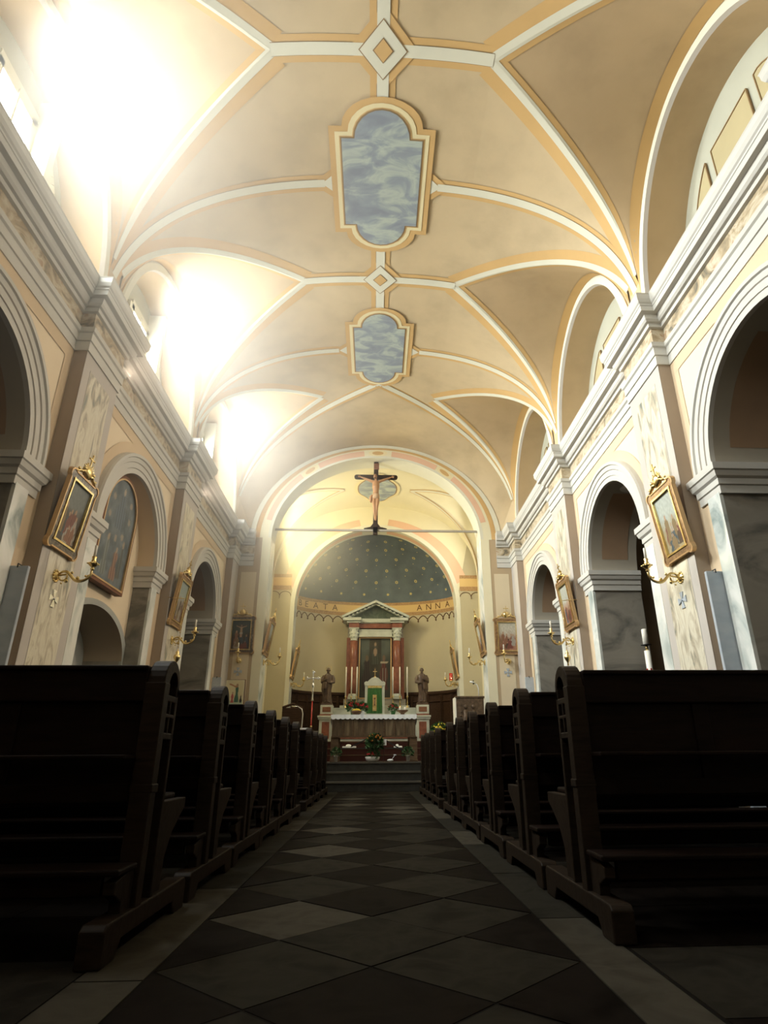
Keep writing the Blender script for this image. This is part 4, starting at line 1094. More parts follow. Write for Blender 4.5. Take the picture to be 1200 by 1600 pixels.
mb.tube([(-.08, Y_ - .03, 1.0), (-.12, Y_ - .03, .95), (-.125, Y_ - .03, .86), (-.11, Y_ - .03, .80)], [.035, .042, .034, .012], M['skin'], 8); mb.build('loincloth', t)
mb = MB(); mb.ball((-.012, Y_ - .012, 1.535), .060, M['hair'], 10, .9, .85, 1.05); mb.ball((.03, Y_ - .02, 1.47), .028, M['hair'], 6, .8, .8, 1.6); mb.ball((-.03, Y_ - .075, 1.462), .018, M['hair'], 6, 1, .7, 1.2)
for q in range(9): a = 2 * pi * q / 9; mb.ball((-.018 + .055 * cos(a), Y_ - .03 + .052 * sin(a), 1.553), .011, M['hair'], 5)
mb.build('hair_and_crown', t)

# ------------------------------------------------------------------ high altar
t = thing('high_altar', 'white and red marble high altar with projecting end pedestals in the apse', 'altar', (0, 17.5, 1.0))
aw, gm, rm = M['altarwhite'], M['greymarble'], M['redmarble']
mb = MB(); mb.box(-1.12, 1.12, .05, .9, 0, .60, aw); mb.box(-1.0, 1.0, .035, .06, .08, .52, rm); mb.build('mensa_block', t)
mb = MB(); mb.box(-1.12, 1.12, .0, .92, .60, .70, aw); mb.build('mensa_slab', t, .01)
mb = MB(); mb.box(-1.15, 1.15, .35, .9, .70, .82, aw); mb.box(-1.15, 1.15, .55, .9, .82, .90, aw); mb.build('gradine', t, .006)
for s in (-1, 1):
    mb = MB(); x0, x1 = sorted((s * 1.12, s * 1.47)); cx_ = (x0 + x1) / 2
    mb.box(x0, x1, -.05, .35, 0, .58, aw); mb.box(cx_ - .10, cx_ + .10, -.056, -.04, .08, .50, rm)
    mb.box(x0 - .03, x1 + .03, -.08, .38, .56, .61, aw); mb.box(x0 - .045, x1 + .045, -.095, .39, .61, .66, aw); mb.box(x0, x1, -.05, .35, .66, .70, rm)
    mb.box(x0 + .02, x1 - .0, -.05, .33, .70, .93, aw); mb.box(cx_ - .10, cx_ + .12, -.056, -.045, .75, .88, M['framebrown']); mb.build('pedestal', t, .005)

# tabernacle
t = thing('tabernacle', 'white marble tabernacle with a green silk veil on the altar', 'tabernacle', (0.0, 17.62, 1.702)); t.scale = (1, .5, 1)
mb = MB(); mb.box(-.25, .25, 0, .40, 0, .74, aw); 
for s in (-1, 1): mb.box(*sorted((s * .20, s * .27)), -.03, .02, 0, .74, aw)
mb.box(-.28, .28, -.05, .42, .74, .79, aw); mb.build('housing', t, .006)
mb = MB(); P = [(-.29, .79), (.29, .79), (.29, .83), (.24, .86), (.20, .85), (.14, .91), (.08, .955), (0, .97), (-.08, .955), (-.14, .91), (-.20, .85), (-.24, .86), (-.29, .83)]
mb.prism(P, -.05, .40, aw); mb.build('pediment', t, .006)
mb = MB(); rows = []
for k_ in range(9):
    z = .70 - .68 * k_ / 8; w_ = .19 + .035 * (k_ / 8) ** 1.5
    rows.append([(w_ * (j / 20 - 1), -.045 - .018 * sin(j * 1.25) * (.3 + k_ / 8) - .02 * sin(pi * j / 40), z) for j in range(41)])
grid(mb, rows, M['greencloth']); mb.build('veil', t, fixn=False)
mb = MB(); rows = [[(.19 * (j / 20 - 1), -.058 - .01 * sin(j * 1.25), z) for j in range(41)] for z in (.74, .69)]; grid(mb, rows, M['gold'])
for j in range(11): mb.ball((-.18 + .036 * j, -.065, .685), .014, M['gold'], 5)
mb.build('gold_fringe', t)
mb = MB(); mb.box(-.055, .055, -.085, -.078, .08, .50, M['gold']); mb.box(-.04, .04, -.09, -.08, .10, .20, M['gold']); mb.ball((0, -.088, .40), .03, M['framebrown'], 6, 1, .4, 1); mb.lathe([(.025, .22), (.012, .27), (.02, .36)], M['framebrown'], (0, -.088, 0), 8); mb.build('embroidery', t)
mb = MB(); mb.bar((0, .1, .97), (0, .1, 1.20), .018, .014, M['gold']); mb.bar((-.055, .1, 1.13), (.055, .1, 1.13), .018, .014, M['gold'], up=(0, 1, 0)); mb.lathe([(.05, .965), (.03, .985), (.012, 1.0)], M['gold'], (0, .1, 0), 10); mb.build('top_cross', t)

# retable (aedicule) with its altarpiece
t = thing('retable', 'columned stone retable with a triangular pediment against the apse wall', 'retable', (0, 18.72, 1.0)); t.scale = (1, .76, 1)
mb = MB(); mb.box(-.98, .98, .0, .55, 0, .9, aw); mb.box(-1.0, 1.0, -.18, .5, .9, 1.0, aw); mb.box(-.9, .9, -.05, .5, 1.0, 1.18, gm); mb.build('base', t, .006)
mb = MB(); mb.box(-.84, .84, .20, .48, 1.1, 3.3, gm); 
for s in (-1, 1): mb.box(*sorted((s * .52, s * .86)), .06, .25, 1.18, 2.96, rm)
mb.build('back_wall', t)
for s in (-1, 1):
    c = (s * .645, 0, 0)
    mb = MB(); mb.lathe([(.115, 1.32), (.112, 1.6), (.108, 2.3), (.098, 2.86)], rm, c, 20); cl = mb.build('column', t)
    mb = MB(); mb.box(c[0] - .14, c[0] + .14, -.14, .14, 1.18, 1.24, aw); mb.lathe([(.14, 1.24), (.145, 1.265), (.12, 1.28), (.13, 1.30), (.115, 1.33)], aw, c, 20); mb.build('column_base', cl)
    mb = MB(); mb.lathe([(.10, 2.86), (.115, 2.875), (.10, 2.89), (.108, 2.93), (.13, 3.0), (.115, 3.03), (.14, 3.12), (.125, 3.15), (.15, 3.20)], aw, c, 18); mb.box(c[0] - .15, c[0] + .15, -.15, .15, 3.20, 3.24, aw)
    for q in range(8):
        a = 2 * pi * q / 8
        for rr, zz, sz in ((.118, 2.98, .026), (.135, 3.08, .026)): mb.ball((c[0] + rr * cos(a + sz * 10 * (zz > 3)), rr * sin(a + sz * 10 * (zz > 3)), zz), sz, aw, 5)
        if q % 2: mb.ball((c[0] + .15 * cos(a), .15 * sin(a), 3.17), .03, aw, 6)
    mb.build('capital', cl)
mb = MB(); mb.box(-.50, .50, -.02, .3, 2.98, 3.20, aw); mb.box(-.50, .50, -.03, .3, 3.16, 3.19, aw); mb.build('lintel', t)
mb = MB(); mb.box(-.50, .50, -.02, .45, 3.24, 3.38, rm)
for s in (-1, 1): mb.box(*sorted((s * .50, s * .80)), -.16, .45, 3.24, 3.38, rm)
mb.build('frieze', t)
mb = MB(); mb.box(-.50, .50, -.07, .45, 3.40, 3.52, aw); mb.box(-.50, .50, -.04, .45, 3.38, 3.40, aw)
for s in (-1, 1): mb.box(*sorted((s * .46, s * .86)), -.20, .45, 3.38, 3.44, aw); mb.box(*sorted((s * .44, s * .98)), -.26, .45, 3.44, 3.53, aw)
for i in range(11): x = -.45 + i * .09; mb.box(x - .02, x + .02, -.10, -.06, 3.40, 3.445, aw)
mb.build('cornice', t, .004)
mb = MB(); mb.prism([(-.80, 3.52), (.80, 3.52), (0, 3.92)], .02, .40, M['greenmarble']); mb.build('tympanum', t)
mb = MB()
for s in (-1, 1):
    mb.prism([(s * 1.0, 3.52), (s * 1.02, 3.58), (0, 4.06), (0, 3.985)], -.28, .40, aw); mb.prism([(s * .90, 3.53), (0, 3.975), (0, 3.93), (s * .80, 3.53)], -.16, .40, aw)
    for i in range(7): f_ = (i + .7) / 7.6; x = s * .88 * (1 - f_); z = 3.51 + .42 * f_; mb.box(x - .025, x + .025, -.22, -.15, z + .0, z + .045, aw)
mb.build('raking_cornice', t)
def altar_fn(u, v):
    n_ = noise.noise(Vector((u * 4, v * 5, 9))); c = mix((.030, .034, .026), (.085, .10, .085), (v - .45) * 2.4 + n_ * .6)
    if abs(u - .5) < .19 and .42 < v < .99: c = mix((.030, .028, .020), (.05, .045, .03), n_ + .5)
    for f_ in ((.23, .12, .58, (.035, .024, .020), (.12, .085, .05), .15), (.78, .14, .56, (.12, .035, .025), (.14, .09, .06), .13), (.5, .08, .42, (.050, .040, .028), (.10, .07, .045), .13), (.5, .56, .36, (.06, .065, .05), (.28, .20, .13), .13)): c = fig(c, u, v, *f_)
    if sqrt(((u - .5) / .055) ** 2 + ((v - .76) / .07) ** 2) < 1: c = (.26, .18, .12)
    if abs(v - .585 - .05 * (u - .75)) < .014 and .66 < u < .92: c = (.34, .30, .22)
    if .73 < u < .86 and .28 < v < .50 and abs(math.fmod(u * 50, 1)) < .6: c = (.20, .20, .17)
    return c
t2 = thing('altarpiece', 'dark altarpiece painting of saints between the red marble columns', 'painting', (0, 18.72, 2.2))
paint_obj('canvas', .92, 1.74, altar_fn, t2, y=.10, z0=.02)
mb = MB(); O = [(.49, -.0), (.49, 1.78), (-.49, 1.78), (-.49, -.0)]; I = [(.455, .03), (.455, 1.745), (-.455, 1.745), (-.455, .03)]; mb.frame(O, I, .05, .13, M['goldframe']); mb.build('frame', t2)
mb = MB(); mb.box(-.48, .48, .105, .125, .01, 1.77, M['framebrown']); mb.build('backing', t2)

# altar candles
cs = None
for i, x in enumerate((-.82, -.66, -.51, .51, .71, .92)):
    lb = ['tall white altar candle, outermost on the left side', 'tall white altar candle, middle of the three on the left', 'tall white altar candle nearest the tabernacle on its left', 'tall white altar candle nearest the tabernacle on its right', 'tall white altar candle, middle of the three on the right', 'tall white altar candle, outermost on the right side'][i]
    if cs is None:
        cs = t = thing('altar_candlestick', lb, 'candlestick', group='tall altar candles')
        mb = MB(); mb.lathe([(.05, 0), (.05, .01), (.02, .03), (.015, .08), (.03, .10), (.012, .14), (.014, .24), (.032, .26), (.034, .27), (.018, .28)], M['gold'], n=12); mb.build('stand', t)
        mb = MB(); mb.lathe([(.019, .27), (.019, .98), (.012, .99), (.003, 1.0)], M['candle'], n=12); mb.build('candle', t)
    else: t = copy_tree(cs, lb)
    t.location = (x, 18.12, 2.02 if 1 else 0)
    t.location.z = 1.903; t.scale = (1, 1, 1.12)

# ------------------------------------------------------------------ statues
def statue(label, x, mirror, name='saint_statue'):
    t = thing(name, label, 'statue', (x, 17.62, 1.93), group='carved wooden saints beside the altar')
    m = M['bronze']; mb = MB(); mb.box(-.15, .15, -.12, .14, 0, .05, m); mb.box(-.13, .13, -.10, .12, .05, .075, m); mb.build('plinth', t, .004)
    mb = MB(); rows = []; q = mirror
    prof = [(.075, .115, .095, 0), (.11, .120, .10, 0), (.25, .110, .095, .01), (.40, .115, .095, .015), (.50, .120, .095, .0), (.57, .112, .09, -.01), (.66, .122, .088, -.008), (.74, .128, .080, -.004), (.79, .118, .070, 0), (.825, .075, .055, 0), (.845, .040, .04, 0), (.87, .034, .036, 0)]
    NR = 40
    for z, rx, ry, ox in prof:
        row = []
        for j in range(NR + 1):
            a = 2 * pi * j / NR; amp = .10 * (1 - min(1, z / .75)) + .015
            f_ = 1 + amp * sin(a * 7 + z * 5 * q) + amp * .6 * sin(a * 11 - z * 9)
            row.append((ox * q + rx * f_ * cos(a), ry * f_ * sin(a), z))
        rows.append(row)
    grid(mb, rows, m); mb.add([(0, 0, .075)] + rows[0], [(0, i + 1, i + 2) for i in range(NR)], m); mb.add([(0, 0, .87)] + rows[-1], [(0, i + 2, i + 1) for i in range(NR)], m)
    mb.ball((0, -.008, .925), .052, m, 12, .82, .95, 1.28); mb.ball((0, -.058, .918), .010, m, 6, .8, 1, 1.5); mb.ball((0, -.035, .872), .034, m, 8, .85, .8, 1.35)   # head, nose, beard
    for s in (-1, 1): mb.ball((s * .043, 0, .922), .011, m, 5); mb.ball((s * .018, -.05, .935), .007, m, 5)
    for s in (-1, 1):
        up = s == q
        P = [(s * .105, 0, .785), (s * .145, -.01, .70), (s * .150, -.03, .61), (s * .09, -.10, .60 + (.05 if up else -.02)), (s * .05, -.125, .62 + (.05 if up else -.03))]
        mb.tube(P, [.045, .050, .052, .038, .026], m, 10)
        hx, hy, hz = s * .035, -.135, .62 + (.055 if up else -.03); mb.ball((hx, hy, hz), .020, m, 6, 1, .6, 1)
        for k_ in range(4): mb.tube([(hx - s * .008, hy - .004, hz + .012 - .008 * k_), (hx - s * .030, hy - .012, hz + .012 - .009 * k_), (hx - s * .040, hy - .002, hz + .010 - .009 * k_)], .0045, m, 5)
        mb.tube([(hx, hy, hz + .014), (hx - s * .012, hy - .01, hz + .030)], .005, m, 5)
    # cloak hanging from one arm in deep folds
    for k_ in range(5): mb.tube([(q * (.13 - .02 * k_), -.04 - .02 * k_, .60), (q * (.14 - .022 * k_), -.06 - .018 * k_, .42), (q * (.12 - .02 * k_), -.07 - .014 * k_, .26 + .04 * k_)], [.030, .032, .012], m, 7)
    for s in (-1, 1): mb.ball((s * .05, -.105, .088), .030, m, 6, .8, 1.5, .6)
    o = mb.build('body', t); r_ = o.modifiers.new('r', 'REMESH'); r_.mode = 'VOXEL'; r_.voxel_size = .0065; r_.use_smooth_shade = True
    mb = MB(); mb.ball((0, .008, .945), .052, m, 9, .92, .95, 1.0)
    for k_ in range(10): a = pi * k_ / 9; mb.ball((.048 * cos(a), .02 + .02 * sin(a), .93), .016, m, 5)
    mb.build('hair', t)
    mb = MB(); mb.box(*sorted((q * .01, q * .12)), -.175, -.145, .66, .74, m) if q > 0 else mb.tube([(-.10, -.13, .10), (-.10, -.13, .60)], .008, m, 6); mb.build('book' if q > 0 else 'staff', t)
    mb = MB(); mb.tube([(.085 * cos(2 * pi * i / 28), .035, .965 + .085 * sin(2 * pi * i / 28)) for i in range(28)], .004, M['gold'], 5, closed=True); mb.build('halo', t)
statue('carved brown wooden saint with a ring halo on the left altar pedestal', -1.29, -1)
statue('carved brown bearded saint with a book on the right altar pedestal', 1.30, 1)

# ------------------------------------------------------------------ front altar table, cloth, flowers
t = thing('altar_table', 'dark carved wooden altar table at the top of the steps', 'altar table', (0, 14.2, .53))
tw = M['tablewood']
mb = MB(); mb.box(-.93, .91, 0, .75, .89, .935, tw); mb.build('table_top', t, .006)
mb = MB(); mb.box(-.91, .89, .02, .05, .50, .89, M['frontal']); 
for i in range(9): x = -.90 + i * 1.78 / 8; mb.box(x - .012, x + .012, .005, .02, .50, .89, tw)
mb.box(-.92, .90, .0, .05, .485, .52, tw); mb.build('carved_front_panel', t)
for s in (-1, 1):
    mb = MB(); x0, x1 = sorted((s * .76, s * .93)); mb.box(x0, x1, .03, .09, 0, .50, tw); mb.box(x0 - .01, x1 + .01, .02, .1, 0, .05, tw); mb.build('leg', t, .005)
    mb = MB(); mb.box(x0, x1, .62, .70, 0, .89, tw); mb.build('leg', t, .005)
mb = MB()
for s in (-1, 1): mb.bar((s * .12, .08, .50), (s * .62, .08, .22), .025, .025, M['black']) if s > 0 else mb.bar((-.14, .08, .46), (-.50, .08, .30), .025, .025, M['black'])
mb.bar((-.76, .08, .27), (.76, .08, .27), .02, .02, M['black']); mb.build('brace', t)
# scalloped cloth
mb = MB(); n = 18 * 8; top = []; low = []; 
for i in range(n + 1):
    x = -.94 + 1.86 * i / n; top.append((x, -.012, .948)); low.append((x, -.016 - .006 * sin(i * .7), .872 - .022 * abs(sin(pi * i / 8))))
mb.add(top + low, [(i, i + 1, n + 2 + i, n + 1 + i) for i in range(n)], M['white'], True); mb.box(-.94, .92, -.012, .77, .937, .950, M['white'])
for x in (-.944, .924): mb.add([(x, -.012, .95), (x, .77, .95), (x, .77, .7), (x, -.012, .80)], [(0, 1, 2, 3)], M['white'])
o = mb.build('altar_cloth', fixn=False); o.location = (0, 14.2, .53); tag(o, 'white altar cloth with a scalloped lace edge on the wooden table', 'cloth')

def bunch(mb, c, R_, n, m, r, seed, flat_=.6, up=True):
    rnd = random.Random(seed)
    for i in range(n):
        a = rnd.uniform(0, 2 * pi); q = math.acos(rnd.uniform(.0 if up else -.3, 1)); p = (c[0] + R_ * sin(q) * cos(a), c[1] + R_ * sin(q) * sin(a), c[2] + R_ * flat_ * cos(q))
        # small daisy-like flower: ring of petals
        for k_ in range(6): b_ = 2 * pi * k_ / 6; mb.ball((p[0] + r * .7 * cos(b_), p[1] + r * .3 * sin(b_), p[2] + r * .5 * sin(b_)), r * .5, m, 4)
        mb.ball(p, r * .45, m, 4)
def foliage(mb, c, R_, n, seed, size=.05):
    rnd = random.Random(seed)
    for i in range(n):
        a = rnd.uniform(0, 2 * pi); q = math.acos(rnd.uniform(-.5, 1)); rr = R_ * rnd.uniform(.6, 1); d = Vector((sin(q) * cos(a), sin(q) * sin(a), cos(q)))
        p = Vector(c) + d * rr; s_ = d.cross(Vector((rnd.uniform(-1, 1), rnd.uniform(-1, 1), rnd.uniform(-1, 1)))).normalized() * size * .35; tip = p + (d + Vector((rnd.uniform(-.5, .5), rnd.uniform(-.5, .5), rnd.uniform(-.3, .5)))).normalized() * size
        mid = (p + tip) / 2 + d * size * .12
        mb.add([p, mid + s_, tip, mid - s_], [(0, 1, 2), (0, 2, 3)], M['leaf'])
        mb.tube([c, p], .002, M['leaf'], 3) if i % 4 == 0 else None
def flower_pot(name, label, cat, loc, potm, pr_, ph, folR, nf, petm, pn, pr2, seed, flat_=.7, group=None):
    t = thing(name, label, cat, loc, group=group)
    mb = MB(); mb.lathe([(pr_ * .72, 0), (pr_, ph), (pr_ * 1.12, ph), (pr_ * 1.12, ph * 1.12), (pr_ * .95, ph * 1.12), (pr_ * .9, ph * .9)], potm, n=16); mb.build('pot', t)
    mb = MB(); foliage(mb, (0, 0, ph + folR * .55), folR, nf, seed, folR * .45); mb.build('foliage', t, fixn=False)
    if petm: mb = MB(); bunch(mb, (0, 0, ph + folR * .75), folR * 1.02, pn, petm, pr2, seed + 1, flat_); mb.build('flowers', t)
    return t
ZT = .53 + .95
flower_pot('red_flower_pot', 'red flowering plant on the altar cloth, left of the veil', 'flowers', (-.48, 14.55, ZT), M['greencloth'], .06, .10, .13, 260, M['red'], 26, .024, 21)
flower_pot('red_flower_pot', 'red flowering plant close beside the tabernacle veil on its left', 'flowers', (-.28, 14.62, ZT), M['white'], .06, .09, .12, 240, M['red'], 20, .022, 22)
flower_pot('red_flower_pot', 'small red flowering plant right of the tabernacle veil', 'flowers', (.42, 14.62, ZT), M['greencloth'], .055, .09, .10, 200, M['red'], 18, .020, 23)
t = thing('flower_basket', 'brown basket of yellow flowers at the left end of the altar cloth', 'flowers', (-.40, 14.30, ZT))
mb = MB(); mb.lathe([(.05, 0), (.10, .03), (.12, .07), (.10, .09), (.08, .07)], M['basket'], n=18); mb.build('basket', t)
mb = MB(); bunch(mb, (0, 0, .075), .08, 22, M['yellow'], .022, 5, .5); mb.build('flowers', t)
t = thing('candle_bowl', 'brown wooden bowl with two short white candles on the altar cloth', 'candle bowl', (.62, 14.35, ZT))
mb = MB(); mb.lathe([(.06, 0), (.05, .01), (.04, .03), (.11, .07), (.13, .10), (.11, .10), (.05, .05)], M['basket'], n=18); mb.build('bowl', t)
for s in (-1, 1): mb = MB(); mb.lathe([(.022, .05), (.022, .16), (.018, .165), (.003, .17)], M['candle'], (s * .055, 0, 0), 12); mb.build('candle', t)

flower_pot('potted_plant', 'green plant in a small white pot on the left of the top step', 'potted plant', (-.79, 13.92, .53), M['pot'], .042, .11, .10, 150, None, 0, 0, 31, group='white potted plants on the top step')
flower_pot('potted_plant', 'green plant in a small white pot on the right of the top step', 'potted plant', (.71, 13.92, .53), M['pot'], .042, .11, .11, 150, None, 0, 0, 32, group='white potted plants on the top step')
t = thing('flower_arrangement', 'tall orange and red flower arrangement in a white bowl on the top step', 'flowers', (.02, 13.96, .53))
mb = MB(); mb.lathe([(.06, 0), (.11, .03), (.13, .09), (.12, .10), (.10, .09)], M['pot'], (-.05, 0, 0), 18, 1.2, .8); mb.build('bowl', t)
mb = MB(); foliage(mb, (0, .05, .36), .17, 420, 41, .07); foliage(mb, (-.03, 0, .14), .12, 160, 42, .05); mb.build('foliage', t, fixn=False)
mb = MB(); bunch(mb, (0, .05, .40), .16, 20, M['orange'], .026, 43, .85); mb.build('orange_flowers', t)
mb = MB(); bunch(mb, (-.10, -.02, .14), .07, 12, M['red'], .022, 44, .6); mb.build('red_flowers', t)
t = thing('notice_card', 'small white card on a stick beside the tall flower arrangement', 'card', (.20, 13.95, .53))
mb = MB(); mb.tube([(0, 0, 0), (.02, 0, .32)], .004, M['black'], 5); mb.build('stick', t)
mb = MB(); mb.box(-.05, .06, -.004, .002, .32, .44, M['white']); 
for k_ in range(4): mb.box(-.035, .04, -.006, -.004, .345 + k_ * .022, .35 + k_ * .022, M['soffitgrey'])
mb.build('card', t)
for lb, x, s in (('folded white linen on the carpeted step behind the table, left side', -.62, 1), ('folded white linen on the carpeted step behind the table, right side', .60, .6)):
    mb = MB(); mb.box(-.17 * s, .17 * s, 0, .2, 0, .05, M['white']); mb.ball((-.02, .1, .06), .06, M['white'], 8, 1.2 * s, 1, .6)
    o = mb.build('folded_linen', bevel=.015); o.location = (x, 16.55, .83); tag(o, lb, 'cloth', 'white linen under the altar table')
t = thing('dove_figure', 'small white glass ornament on the top step right of the flowers', 'ornament', (.34, 13.92, .53))
mb = MB(); mb.ball((0, 0, .03), .03, M['white'], 8, 2.2, 1, .8); mb.ball((.10, 0, .13), .022, M['white'], 6, 1.6, .6, .5); mb.tube([(.03, 0, .04), (.10, 0, .13)], .006, M['white'], 5); mb.build('body', t)

flower_pot('chrysanthemum_pot', 'large bunch of yellow chrysanthemums right of the altar', 'flowers', (1.48, 14.6, .53), M['basket'], .16, .45, .20, 520, M['yellow'], 60, .030, 51, .85)
flower_pot('chrysanthemum_pot', 'low yellow flowers at the foot of the left chancel jamb', 'flowers', (-2.28, 13.92, .53), M['basket'], .10, .72, .10, 120, M['yellow'], 34, .024, 53, .6)

# ------------------------------------------------------------------ processional cross, lectern, stands
t = thing('processional_cross', 'silver processional cross on a red staff left of the altar', 'cross', (-1.44, 15.0, .53))
mb = MB(); mb.tube([(0, 0, .05), (0, 0, 1.30)], .014, M['redglass'], 8); mb.lathe([(.02, .72), (.024, .74), (.02, .76)], M['gold'], n=8); mb.build('staff', t)
mb = MB(); mb.lathe([(.016, 1.30), (.026, 1.31), (.02, 1.35), (.014, 1.45), (.02, 1.50), (.034, 1.52), (.012, 1.56), (.03, 1.62), (.036, 1.65), (.012, 1.72)], M['silver'], n=10); mb.build('knop', t)
mb = MB(); s_ = M['silver']
mb.box(-.012, .012, -.008, .008, 1.70, 1.94, s_); mb.box(-.12, .12, -.008, .008, 1.80, 1.825, s_)
for x, z in ((-.13, 1.81), (.13, 1.81), (0, 1.95)):
    for a in range(3): b_ = a * 2 * pi / 3; mb.ball((x + .022 * cos(b_), 0, z + .022 * sin(b_)), .020, s_, 6, 1, .5, 1)
mb.ball((0, -.01, 1.81), .03, s_, 6, 1, .5, 1); mb.ball((0, -.015, 1.76), .016, s_, 6, 1, .6, 2.2); mb.build('cross_head', t)
mb = MB(); mb.lathe([(.13, 0), (.13, .02), (.03, .05), (.02, .12)], M['black'], n=14); mb.build('base', t)

t = thing('lectern', 'bronze relief lectern with carved figures right of the altar', 'lectern', (2.19, 14.75, .53))
mb = MB(); mb.box(-.32, .32, 0, .04, .35, 1.36, M['ambo']); mb.box(-.34, .34, -.02, .06, 1.34, 1.38, M['ambo']); mb.box(-.32, .32, -.012, 0, .35, .39, M['ambo']); mb.build('relief_panel', t, .006)
mb = MB(); mb.box(-.345, -.32, 0, .42, .0, 1.36, M['candle']); mb.box(.32, .345, 0, .42, 0, 1.36, M['candle']); mb.box(-.32, .32, .06, .38, 0, .35, M['ambo']); mb.build('stone_body', t, .004)
mb = MB(); mm = M['ambo']
for x, q in ((-.16, 1), (.12, -1)):      # two raised figures bending towards one another
    mb.tube([(x, -.0, .50), (x + .02 * q, -.01, .75), (x + .05 * q, -.01, .98), (x + .04 * q, -.01, 1.08)], [.05, .075, .06, .03], mm, 8)
    mb.ball((x + .05 * q, -.015, 1.15), .045, mm, 8, .9, .7, 1.1)
    mb.tube([(x + .05 * q, -.02, 1.03), (x + .13 * q, -.035, .95), (x + .06 * q, -.04, .84)], [.03, .026, .02], mm, 7)
    mb.tube([(x - .02, -.01, .72), (x - .07 * q, -.03, .62), (x - .03 * q, -.03, .48)], [.045, .04, .03], mm, 7)
    mb.tube([(x + .03, -.01, .72), (x + .08 * q, -.03, .60), (x + .06 * q, -.03, .46)], [.045, .04, .03], mm, 7)
    for k_ in range(5): mb.tube([(x - .05 + .03 * k_, -.035, .90 - .02 * k_), (x - .04 + .03 * k_, -.04, .62)], .010, mm, 5)
for k_ in range(7): mb.ball((-.28 + .012 * k_, -.005, .5 + .09 * k_), .022, mm, 5)
mb.build('relief_figures', t)
t = thing('microphone', 'white gooseneck microphone standing on the lectern', 'microphone', (2.42, 14.86, 1.91))
mb = MB(); mb.tube([(0, 0, 0), (0, 0, .18), (-.03, -.01, .26), (-.09, -.02, .30)], .012, M['white'], 8); mb.build('gooseneck', t)
mb = MB(); mb.tube([(-.07, -.02, .305), (-.20, -.04, .33)], .020, M['white'], 8); mb.build('head', t)
mb = MB(); mb.box(-.13, -.105, -.04, -.005, .27, .36, M['black']); mb.build('clip', t)

t = thing('microphone_stand', 'bent chrome microphone stand left of the altar steps', 'stand', (-1.62, 14.62, .53))
mb = MB(); mb.tube([(0, 0, 0), (0, 0, .5), (.02, 0, 1.0), (-.01, 0, 1.10), (-.10, 0, 1.15), (-.24, 0, 1.16)], .014, M['chrome'], 8); mb.build('tube', t)
mb = MB(); mb.lathe([(.12, 0), (.12, .015), (.02, .03)], M['black'], n=14); mb.build('base', t)
t = thing('side_chair', 'dark wooden chair behind the chrome stand, left in the chancel', 'chair', (-1.85, 15.2, .53), .4)
mb = MB(); mb.box(-.24, .24, -.22, .22, .42, .47, M['wains']); mb.build('seat', t, .01)
mb = MB(); mb.box(-.24, .24, .20, .24, .47, 1.18, M['wains']); mb.tube([(-.24, .22, 1.18), (0, .22, 1.27), (.24, .22, 1.18)], .03, M['wains'], 8); mb.build('backrest', t, .008)
for x in (-.21, .21):
    for y in (-.19, .21): mb = MB(); mb.box(x - .022, x + .022, y - .022, y + .022, 0, .42, M['wains']); mb.build('leg', t)
t = thing('prie_dieu', 'low dark wooden prayer desk with a white booklet, left of the altar', 'prayer desk', (-1.50, 13.9, .53))
mb = MB(); mb.box(-.22, .22, -.02, .0, .0, .60, M['wains']); mb.box(-.22, .22, -.10, .16, .60, .63, M['wains']); mb.build('desk', t, .006)
mb = MB(); mb.box(-.22, .22, .2, .45, .12, .18, M['wains']); 
for x in (-.2, .2): mb.box(x - .02, x + .02, 0, .45, 0, .12, M['wains'])
mb.build('kneeling_board', t)
mb = MB(); mb.box(-.09, .09, -.06, .06, 0, .035, M['white']); o = mb.build('booklet', bevel=.004); o.location = (-1.48, 13.92, 1.165); tag(o, 'thick white booklet lying on the low prayer desk', 'book')

# sanctuary lamp
t = thing('sanctuary_lamp', 'red glass sanctuary lamp at the right edge of the apse', 'lamp', (2.10, 17.5, 2.56))
mb = MB(); mb.lathe([(.045, 0), (.05, .02), (.05, .20), (.046, .20)], M['redglass'], n=14); mb.build('red_glass', t)
mb = MB(); mb.lathe([(.048, -.02), (.056, -.01), (.054, .01), (.02, .0)], M['gold'], n=14); mb.tube([(0, 0, -.01), (.0, .1, -.08), (.2, .16, -.10)], .010, M['gold'], 6); mb.build('bracket', t)
mb = MB(); mb.ball((0, -.052, .06), .012, M['flame'], 6, 1, .4, 1.4); mb.build('flame', t)

# paschal candle in the right arch
t = thing('paschal_candle', 'tall white paschal candle with red markings in the right side arch', 'candle', (3.9, 8.80, 0))
mb = MB(); mb.lathe([(.16, 0), (.16, .03), (.05, .08), (.025, .3), (.03, .9), (.07, .95), (.07, .97), (.05, .97)], M['gold'], n=14); mb.build('stand', t)
mb = MB(); mb.lathe([(.042, .97), (.042, 2.0), (.03, 2.0)], M['candle'], n=14); mb.lathe([(.02, 2.0), (.02, 2.08)], M['gold'], n=10); mb.lathe([(.075, 2.08), (.075, 2.085)], M['black'], n=14); mb.build('wax', t)
mb = MB(); mb.lathe([(.042, 2.09), (.040, 2.30), (.032, 2.31)], M['candle'], n=14); mb.build('candle_top', t)
mb = MB(); 
for z in (1.70, 1.55): mb.box(-.047, -.036, -.02, .02, z - .05, z + .05, M['red']); mb.box(-.030, .030, -.046, -.036, z - .012, z + .012, M['red']); mb.box(-.010, .010, -.046, -.036, z - .05, z + .05, M['red'])
mb.box(-.025, .025, -.046, -.036, 1.38, 1.46, M['black']); mb.build('red_markings', t)
